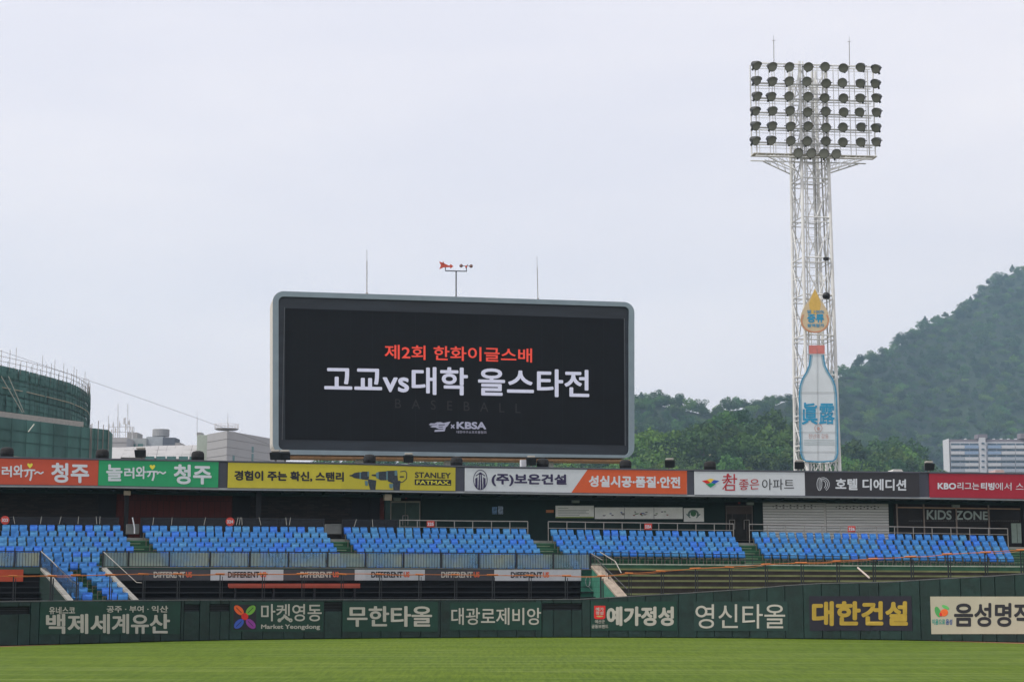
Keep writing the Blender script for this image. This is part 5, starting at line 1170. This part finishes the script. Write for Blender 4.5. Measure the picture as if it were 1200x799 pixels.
# tower block B
ob = thing('office_tower_block', 'taller grey white office block with a rooftop helipad ring', 'building', atY(266, 540, 246))
Bc = atY(266.3, 504.6, 244); Br = atY(335, 513.5, 262); Bl = atY(243, 506, 250); zb_ = Bc.z
Bc2, Br2, Bl2 = [Vector((p.x, p.y, 0)) for p in (Bc, Br, Bl)]; bk = Br2 + (Bl2 - Bc2)
b = MB(); b.prism([Bc2, Br2, bk, Bl2], (0, 0, zb_)); b.build('walls', MOF, ob)
for k in range(1, 6):
    z = zb_ - k * 1.15; b = MB()
    b.tube(Vector((Bc2.x, Bc2.y - .02, z)), Vector((Br2.x, Br2.y - .02, z)), .03, 4); b.tube(Vector((Bc2.x, Bc2.y - .02, z)), Vector((Bl2.x, Bl2.y - .02, z)), .03, 4); b.build('joint', MSE, ob)
for (u, v0, v1) in ((273.3, 533, 541), (295.4, 523, 530), (295.4, 531.3, 541)):
    f_ = (u - 266.3) / (335 - 266.3); f_ = f_ * 244 / (262 + (244 - 262) * f_); q = Bc2.lerp(Br2, f_); q2 = Bc2.lerp(Br2, f_ + .035); za, zc = atY(u, v0, q.y).z, atY(u, v1, q.y).z
    b = MB(); e = Vector((0, -.06, 0)); b.prism([Vector((q.x, q.y, zc)) + e, Vector((q2.x, q2.y, zc)) + e, Vector((q2.x, q2.y, za)) + e, Vector((q.x, q.y, za)) + e], (0, .1, 0)); b.build('window', MOW, ob)
pbox(ob, 'roof_room', 231, 243.3, 509.5, 526, 251, 8, mat('pale_green_render', (.42, .48, .42), .7), 5)
pbox(ob, 'roof_railing_box', 231, 236, 506.5, 509.5, 252, 2, MT['mid_grey'])
r = thing('rooftop_ring', 'round railed platform on the office block roof', 'platform', atY(265.5, 504, 250)); p = atY(265.5, 503.8, 250)
b = MB(); b.lathe(p, [(1.5, 0), (1.75, .12), (1.75, .2)], 18); b.build('deck', MT['mid_grey'], r)
b = MB()
for h_ in (.45, .8): 
    for i in range(16): t0_, t1_ = i * math.pi / 8, (i + 1) * math.pi / 8; b.tube(p + Vector((1.75 * math.cos(t0_), 1.75 * math.sin(t0_), h_)), p + Vector((1.75 * math.cos(t1_), 1.75 * math.sin(t1_), h_)), .03, 4)
for i in range(10): t0_ = i * math.pi / 5; b.tube(p + Vector((1.75 * math.cos(t0_), 1.75 * math.sin(t0_), .1)), p + Vector((1.75 * math.cos(t0_), 1.75 * math.sin(t0_), .9)), .03, 4)
b.build('railing', mat('pale_railing', (.5, .47, .45), .6), r)
rodpx('roof_rod', 'thin rod on the low roof left of the office block', 231, 481, 509, 250, .035, group='thin rods on the office roofs'); rodpx('roof_rod', 'thin rod rising from the rooftop ring', 267, 483, 503, 250, .03, group='thin rods on the office roofs')
r = thing('antenna_cluster', 'cluster of mobile phone antennas on the white stair tower', 'antenna', atY(142, 512.5, 263)); MAN = mat('antenna_grey', (.40, .40, .41), .6)
for (u, v0) in ((127.3, 487), (133, 494), (135, 500), (138, 488), (140.3, 493), (147, 489), (149.8, 473.5), (138.3, 473), (152, 491), (157, 500)):
    p = atY(u, 513, 263); q = atY(u, v0, 263); b = MB(); b.tube(p, q, .045, 5); b.build('mast', MAN, r)
    if v0 > 486:
        for dz in (.6, 1.5):
            if random.random() < .8: b = MB(); b.box((q.x + random.uniform(-.25, .25), 262.8, q.z - dz), (.18, .15, random.uniform(.5, 1.1))); b.build('antenna_panel', mat('antenna_white', (.5, .5, .5), .5), r)
for v in (500, 506): b = MB(); b.tube(atY(127, v, 263), atY(157, v, 263), .04, 4); b.build('crossbar', MAN, r)
# overhead cable
r = thing('overhead_cable', 'thin cable sagging across the sky from the netted building', 'cable', atY(100, 450, 230)); b = MB(); N = 24
P = []
for k in range(N + 1): u = -40 + 355 * k / N; v = 398 + .345 * (u + 40) + 10 * 4 * (k / N) * (1 - k / N) * -.2; P.append(atY(u, v, 215 + 25 * k / N))
[b.tube(x, y, .025, 4) for x, y in zip(P, P[1:])]; b.build('cable', mat('cable_grey', (.16, .16, .17), .6), r)

# ------------------------------------------------------------------ apartment block on the right
YA = 960.0; ap = thing('apartment_block', 'long pale apartment block with striped balconies at the hill foot', 'building', atY(1160, 553, YA))
MAP = mat('apartment_paint', (.56, .56, .58), .7, var=.04); MAB = mat('apartment_blue', (.27, .36, .50), .7, var=.05); MAG = mat('apartment_grey', (.38, .41, .46), .7, var=.05); MAW = mat('apartment_glass', (.07, .11, .15), .25, var=.4, scale=.4); MAR = mat('apartment_roof', (.20, .18, .20), .8)
pbox(ap, 'walls', 1113, 1262, 517.8, 552, YA, 12, MAP, 0)
pbox(ap, 'roof_parapet', 1113.6, 1262, 514.6, 517.7, YA + .5, 11, MAR)
pbox(ap, 'end_wall', 1112, 1113.4, 513.6, 560, YA - 1, 13.5, MAP, 0)
pbox(ap, 'lift_tower', 1147.6, 1156.6, 512.6, 560, YA - 1.6, 8, MAP, 0); pbox(ap, 'lift_house', 1145.5, 1157.2, 508.6, 513.6, YA - 1.2, 7, MAR)
pbox(ap, 'lift_house', 1196, 1206, 507.6, 513.6, YA - 1.2, 7, MAR)
fl = 0
for v in (519.2, 526.1, 533, 539.9, 546.8):
    for u0, u1 in ((1114.3, 1147), (1157.2, 1190), (1190.3, 1224), (1224.3, 1258)):
        N = 3
        for k in range(N): a = u0 + (u1 - u0) * k / N; pbox(ap, 'window', a + .2, u0 + (u1 - u0) * (k + 1) / N - .2, v, v + 2.2, YA - .15, .2, MAW)
        mid = (u0 + u1) / 2
        cc = (MAP, MAB) if fl < 2 else (MAG, MAP)
        if u0 > 1150 and u0 < 1190: cc = cc[::-1]
        pbox(ap, 'balcony_parapet', u0 + .1, mid - .1, v + 2.5, v + 6.0, YA - .9, 1.0, cc[0]); pbox(ap, 'balcony_parapet', mid + .1, u1 - .1, v + 2.5, v + 6.0, YA - .9, 1.0, cc[1])
    pbox(ap, 'stair_window', 1150.4, 1153.8, v - .8, v + 1.0, YA - 1.9, .3, MAW); fl += 1
for u in (1131, 1164.5, 1173, 1181.5, 1190): pbox(ap, 'roof_vent', u, u + 1.8, 513.6, 514.7, YA + 2, 3, M_white)
# low roofs glimpsed at the hill foot
for (u0, u1, v0, lab, c) in ((1045, 1058, 549.8, 'white roof top just above the black board', (.5, .5, .48)), (1166, 1176, 550.6, 'pinkish roof in front of the apartment block', (.45, .32, .30)), (470, 480, 543.5, 'faint roof below the big screen', (.45, .45, .47))):
    p = atY(u0, v0, 300); r = thing('distant_house', 'small house with a ' + lab, 'house', Vector((p.x, 300, 0))); q = atY(u1, v0, 300)
    b = MB(); b.box(((p.x + q.x) / 2, 302, (p.z - .8) / 2), (q.x - p.x, 4, p.z - .8)); b.build('walls', M_conc, r)
    b = MB(); b.prism([(p.x - .2, 299.7, p.z - .8), (q.x + .2, 299.7, p.z - .8), ((p.x + q.x) / 2 + .7, 299.7, p.z), ((p.x + q.x) / 2 - .7, 299.7, p.z)], (0, 4.5, 0)); b.build('roof', mat('roof_%d' % u0, c, .7), r)

# ------------------------------------------------------------------ trees
def crown(seed, leaves=900, kind=0):
    g = np.random.RandomState(seed); V = []; Fc = []
    if kind == 0:     # broadleaf: many clumps of different size
        L_ = [(g.uniform(-.75, .75), g.uniform(-.75, .75), g.uniform(.42, 1.25), g.uniform(.22, .42)) for _ in range(15)] + [(0, 0, .85, .55), (0.1, 0, 1.25, .38)]
        L_ = [l for l in L_ if math.hypot(l[0], l[1]) < .9]
    elif kind == 1:   # pine-like
        L_ = [((1 - h) * .5 * math.cos(a), (1 - h) * .5 * math.sin(a), .35 + h * 1.35, .10 + (1 - h) * .22) for h, a in [(i / 15, i * 2.4) for i in range(15)]]
    else:
        L_ = [(g.uniform(-.95, .95), g.uniform(-.95, .95), g.uniform(.45, .95), g.uniform(.25, .42)) for _ in range(16)] + [(0, 0, .7, .6)]
    wts = np.array([l[3] ** 2 for l in L_]); wts /= wts.sum(); idx = g.choice(len(L_), leaves, p=wts)
    for i in idx:
        x, y, z, r_ = L_[i]; d_ = g.normal(size=3); d_ /= np.linalg.norm(d_); d_[2] = d_[2] if g.rand() < .75 else abs(d_[2])
        rr = r_ * g.uniform(.72, 1.08); c = np.array([x, y, z]) + d_ * rr * np.array([1, 1, .8])
        s_ = g.uniform(.045, .10); n_ = d_ + g.normal(size=3) * .55; n_ /= np.linalg.norm(n_); a = np.cross(n_, g.normal(size=3)); a /= np.linalg.norm(a); b__ = np.cross(n_, a)
        k = len(V); V += [c + a * s_, c + b__ * s_ * .8, c - a * s_, c - b__ * s_ * .8]; Fc.append((k, k + 1, k + 2, k + 3))
    b = MB(); b.v = [tuple(v) for v in V]; b.f = Fc; return b
def foliage(name, a, c, rnd_=.42):
    m = mat(name, a, .8, col2=c, scale=2.2, rnd=rnd_, trans=.25, spec=.15); t_ = m.node_tree
    # a hue shift from tree to tree
    for h in [n for n in t_.nodes if n.type == 'HUE_SAT']:
        oi = [n for n in t_.nodes if n.type == 'OBJECT_INFO'][0]; mm = t_.nodes.new('ShaderNodeMath'); mm.operation = 'MULTIPLY'; mm.inputs[1].default_value = 7.13; fr = t_.nodes.new('ShaderNodeMath'); fr.operation = 'FRACT'
        mr = t_.nodes.new('ShaderNodeMapRange'); mr.inputs[3].default_value = .475; mr.inputs[4].default_value = .52
        t_.links.new(oi.outputs['Random'], mm.inputs[0]); t_.links.new(mm.outputs[0], fr.inputs[0]); t_.links.new(fr.outputs[0], mr.inputs[0]); t_.links.new(mr.outputs[0], h.inputs['Hue'])
    return m
FM = [foliage('leaves_mid_green', (.034, .085, .022), (.085, .165, .040)), foliage('leaves_dark_green', (.020, .056, .022), (.050, .108, .034)), foliage('leaves_fresh_green', (.052, .122, .018), (.112, .205, .036))]
MTK = mat('bark', (.07, .055, .04), .95, bump=.5); FB = mat('cream_blossom', (.30, .32, .16), .8, col2=(.55, .52, .36), scale=2.5, trans=.2)
CR = [crown(1, 1000, 0), crown(2, 1000, 0), crown(3, 1000, 2), crown(4, 700, 1)]
CRM = [CR[0].mesh('crown', FM[0]), CR[1].mesh('crown', FM[1]), CR[2].mesh('crown', FM[2]), CR[3].mesh('crown', FM[1]), CR[0].mesh('crown', FM[2]), CR[2].mesh('crown', FM[0])]
tk = MB(); tk.tube((0, 0, -.25), (0.02, 0, .5), .055, 7, .035); tk.tube((.02, 0, .5), (0, 0.02, 1.0), .035, 6, .015)
for a in range(5): t0_ = a * 1.26; tk.tube((.01, 0, .38 + a * .07), (.45 * math.cos(t0_), .45 * math.sin(t0_), .75 + .08 * a), .022, 5, .008)
TKM = tk.mesh('trunk', MTK)
# silhouettes of the hills (pixel outline -> real height at the ridge distance)
BK = 1.7
SIL = [(380, 560, 1300), (640, 548, 1100), (740, 466, 800), (760, 468, 800), (790, 473, 800), (815, 478, 800), (835, 480, 810), (860, 474, 830), (900, 471, 860), (935, 462, 920), (980, 438, 1050), (1000, 431, 1090), (1022, 417, 1130), (1042, 409, 1160),
       (1060, 397, 1200), (1085, 382, 1240), (1110, 368, 1280), (1135, 357, 1300), (1150, 343, 1330), (1165, 330, 1350), (1180, 321, 1370), (1200, 313, 1400), (1260, 290, 1450), (1400, 262, 1500), (1600, 250, 1550), (1900, 330, 1550)]
sa = np.array([(u - 600) / F for u, v, Y in SIL]); sz = np.array([atY(u, v + 3, Y * BK).z for u, v, Y in SIL]); sY = np.array([Y * BK for u, v, Y in SIL])
def hillz(k, Y):     # k = x/Y
    Zr, Yr = np.interp(k, sa, sz), np.interp(k, sa, sY); Y0 = np.interp(k, [-.1, .07, .18, .25], [1054, 952, 1088, 1445])
    f_ = np.clip((Y - Y0) / (Yr - Y0), 0, 1); z = Zr * (f_ ** 1.15)
    if Y > Yr: z = Zr * max(0, 1 - ((Y - Yr) / 1500) ** 1.3)
    return z + (7 * math.sin(k * 90 + Y * .0076) + 5 * math.sin(k * 210 - Y * .0123)) * f_ * (0 if Y > Yr - 100 else 1) - (1 if f_ > 0 else 3)
b = MB(); ks = np.linspace(-.16, .68, 130); Ys = np.concatenate([np.linspace(918, 2550, 74), np.linspace(2600, 2860, 6)])
vs = [(k * Y, Y, hillz(k, Y)) for Y in Ys for k in ks]; nk = len(ks)
b.add(vs, [(j * nk + i, j * nk + i + 1, (j + 1) * nk + i + 1, (j + 1) * nk + i) for j in range(len(Ys) - 1) for i in range(nk - 1)])
MHL = mat('wooded_slope', (.008, .022, .008), .95, col2=(.020, .042, .014), scale=.06, coords='World')
b.build('hillside', MHL, smooth=True, kind='structure')
# nearer wooded knoll
SN = [(-220, 556, 420), (360, 553, 420), (385, 549, 420), (470, 546, 430), (560, 545, 440), (700, 536, 450), (745, 519, 450), (775, 514, 450), (800, 508, 455), (830, 500, 460), (860, 496, 465), (900, 499, 470), (935, 508, 480), (980, 520, 500), (1010, 524, 520), (1050, 520, 540), (1080, 534, 550), (1100, 549, 560), (1130, 560, 560), (1500, 556, 560)]
na = np.array([(u - 600) / F for u, v, Y in SN]); nz_ = np.array([atY(u, v + 25, Y * BK).z for u, v, Y in SN]); nY = np.array([Y * BK for u, v, Y in SN])
def knollz(k, Y):
    Zr, Yr = np.interp(k, na, nz_), np.interp(k, na, nY); f_ = np.clip((Y - 561) / (Yr - 561), 0, 1)
    z = Zr * f_ ** .8
    if Y > Yr: z = Zr * max(0, 1 - (Y - Yr) / 220)
    return z - .5
b = MB(); ks = np.linspace(-.36, .36, 110); Ys = np.linspace(552, 1054, 34); vs = [(k * Y, Y, knollz(k, Y)) for Y in Ys for k in ks]; nk = len(ks)
b.add(vs, [(j * nk + i, j * nk + i + 1, (j + 1) * nk + i + 1, (j + 1) * nk + i) for j in range(len(Ys) - 1) for i in range(nk - 1)]); b.build('wooded_knoll', MHL, smooth=True, kind='structure')
def addtree(x, y, z, s_, ci, label, group, h_=1.0):
    r = thing('tree', label, 'tree', (x, y, z), group); r.rotation_euler = (0, 0, random.uniform(0, 6.28)); r.scale = (s_, s_, s_ * h_)
    for me, nm in ((CRM[ci] if ci < 6 else BLM, 'crown'), (TKM, 'trunk')):
        o = bpy.data.objects.new(nm, me); COL.objects.link(o); o.parent = r
    return r
BLM = crown(9, 900, 2).mesh('crown', FB)
kinds = ['mid green round crowned', 'dark green round crowned', 'bright green spreading', 'dark narrow pointed', 'bright green tall', 'mid green spreading']
cnt = 0
marks = [(760, 540), (790, 520), (815, 512), (838, 506), (870, 500), (905, 506), (745, 527), (765, 522), (800, 538), (825, 545), (850, 530), (880, 525), (905, 535), (925, 520), (870, 545), (775, 548), (745, 550), (890, 548), (915, 548),
         (995, 530), (1015, 532), (1035, 526), (1055, 528), (1068, 538), (1000, 546), (1030, 545), (1060, 546), (850, 508), (1045, 536)]
def spot(u, v):      # first place on the knoll seen through that pixel
    d_ = ray(u, v)
    for Y in np.linspace(570, 1020, 140):
        p = Vector((0, 0, CAMH)) + d_ * (Y / d_.y)
        if knollz(p.x / p.y, p.y) >= p.z: return p
    k = d_.x / d_.y; Yr = float(np.interp(k, na, nY)); return Vector((k * Yr, Yr, knollz(k, Yr)))
for i, (u, v) in enumerate(marks):
    p = spot(u, v + 11); ci = random.choice((0, 1, 2, 4, 5, 0, 5)); s_ = random.uniform(8.0, 12.5)
    where = 'from left, left of tower' if u < 935 else 'from left, right of tower'
    addtree(p.x, p.y, knollz(p.x / p.y, p.y), s_, ci, '%s tree on the near rise, %s %s' % (kinds[ci], ORD(sorted([m[0] + m[1] * 1e-4 for m in marks if (m[0] < 935) == (u < 935)]).index(u + v * 1e-4) + 1), where), 'trees on the near rise')
for (u, v, l) in ((803, 547, 'left and lower'), (832, 541, 'right and upper')):
    p = spot(u, v + 7); addtree(p.x, p.y - 5, knollz(p.x / p.y, p.y), 6.2, 6, 'cream blossoming tree above the roof boards, %s of two' % l, 'cream blossoming trees', .7)
# forest as one mass
def forest(name, pts, scl, mesh_i, label):
    me = bpy.data.meshes.new(name); me.from_pydata([tuple(p) for p in pts], [], [])
    for an, vals in (('rot', np.random.uniform(0, 6.28, len(pts))), ('scl', scl)):
        at = me.attributes.new(an, 'FLOAT', 'POINT'); at.data.foreach_set('value', np.array(vals, dtype=np.float32))
    o = bpy.data.objects.new(name, me); COL.objects.link(o); tag(o, label, 'forest', kind='stuff')
    ng = bpy.data.node_groups.new(name, 'GeometryNodeTree'); ng.interface.new_socket('Geometry', in_out='INPUT', socket_type='NodeSocketGeometry'); ng.interface.new_socket('Geometry', in_out='OUTPUT', socket_type='NodeSocketGeometry')
    N_ = ng.nodes.new; gi, go = N_('NodeGroupInput'), N_('NodeGroupOutput'); ip = N_('GeometryNodeInstanceOnPoints'); oi = N_('GeometryNodeObjectInfo'); oi.inputs['As Instance'].default_value = True
    src = [ob_ for ob_ in bpy.data.objects if ob_.name.startswith('crown') and ob_.data == CRM[mesh_i]][0]
    oi.inputs['Object'].default_value = src; oi.transform_space = 'ORIGINAL'
    a1 = N_('GeometryNodeInputNamedAttribute'); a1.data_type = 'FLOAT'; a1.inputs['Name'].default_value = 'rot'; a2 = N_('GeometryNodeInputNamedAttribute'); a2.data_type = 'FLOAT'; a2.inputs['Name'].default_value = 'scl'; cx_ = N_('ShaderNodeCombineXYZ')
    l_ = ng.links.new; l_(gi.outputs[0], ip.inputs['Points']); l_(oi.outputs['Geometry'], ip.inputs['Instance']); l_(a1.outputs['Attribute'], cx_.inputs['Z']); l_(cx_.outputs[0], ip.inputs['Rotation']); l_(a2.outputs['Attribute'], ip.inputs['Scale']); l_(ip.outputs[0], go.inputs[0])
    md = o.modifiers.new('trees', 'NODES'); md.node_group = ng
need = {0, 1, 2, 3, 4, 5}
have = {CRM.index(o.data) for o in bpy.data.objects if o.name.startswith('crown') and o.data in CRM}
for q, ci in enumerate(sorted(need - have)):
    p = spot(1072 - q * 14, 556); addtree(p.x, p.y, knollz(p.x / p.y, p.y), 7.2, ci, '%s tree low on the near rise right of the tower' % kinds[ci], 'trees on the near rise')
pts = {i: [] for i in range(6)}; scs = {i: [] for i in range(6)}
Y = 952.0
while Y < 2482:
    stp = 8.8 + (Y - 952) * .004
    k = .045
    while k < .37:
        kk = k + random.uniform(-.5, .5) * stp / Y; yy = Y + random.uniform(-.5, .5) * stp; z = hillz(kk, yy); Yr = np.interp(kk, sa, sY)
        k += stp / Y
        if yy > Yr + 20 or z < .050 * yy: continue
        if kk > .255 and yy < YA + 40: continue
        n1_ = math.sin(kk * 160 + yy * .012) + math.sin(kk * 70 - yy * .020 + 2)
        ci = random.choices(range(6), (28, 30, 10 + 12 * (n1_ > .7), 14 if yy > Yr - 100 else 5, 8, 18))[0]; pts[ci].append((kk * yy, yy, z - .6)); scs[ci].append((4.4 + 4.6 * random.random() ** 1.8))
    Y += stp
Y = 595.0
while Y < 1020:
    k = -.30
    while k < .246:
        kk = k + random.uniform(-.003, .003); yy = Y + random.uniform(-4, 4); z = knollz(kk, yy); k += 11.0 / Y
        if yy > np.interp(kk, na, nY) + 10 or z < .047 * yy - 5: continue
        if kk < .06 and z < .055 * yy: continue
        ci = random.choices(range(6), (26, 26, 16, 2, 10, 22))[0]; pts[ci].append((kk * yy, yy, z - .4)); scs[ci].append((5.0 + 6.0 * random.random() ** 1.4))
    Y += 12.0
# low line of trees seen below the scoreboard
for k in range(150):
    u = 372 + k * 2.5; Yq = random.uniform(850, 950); zt = atY(u, random.uniform(543, 547) - (max(0, u - 480) * .014), Yq).z; s_ = random.uniform(5.4, 7.8); pts[k % 6].append(((u - 600) / F * Yq, Yq, zt - s_ * 1.2)); scs[k % 6].append(s_)
for i in range(6):
    forest('hill_forest', pts[i], scs[i], i, ['mid green trees', 'dark green trees', 'light green trees', 'pointed dark pines', 'tall light green trees', 'spreading mid green trees'][i] + ' massed over the hillside behind the tower')
print('trees', sum(map(len, pts.values())), 'seats', len(spots))

# ------------------------------------------------------------------ air
hz = MB(); hz.box((400, 1390, 245), (6400, 3020, 495)); hm = bpy.data.materials.new('hazy_air'); hm.use_nodes = True; t_ = hm.node_tree; t_.nodes.clear()
ou = t_.nodes.new('ShaderNodeOutputMaterial'); pv = t_.nodes.new('ShaderNodeVolumePrincipled'); pv.inputs['Color'].default_value = (.50, .74, .95, 1); pv.inputs['Density'].default_value = 0.00018; pv.inputs['Anisotropy'].default_value = .2
t_.links.new(pv.outputs[0], ou.inputs['Volume']); o = hz.build('haze', hm, kind='stuff'); o['label'] = 'thin bluish summer haze over the whole scene'; o.display_type = 'WIRE'
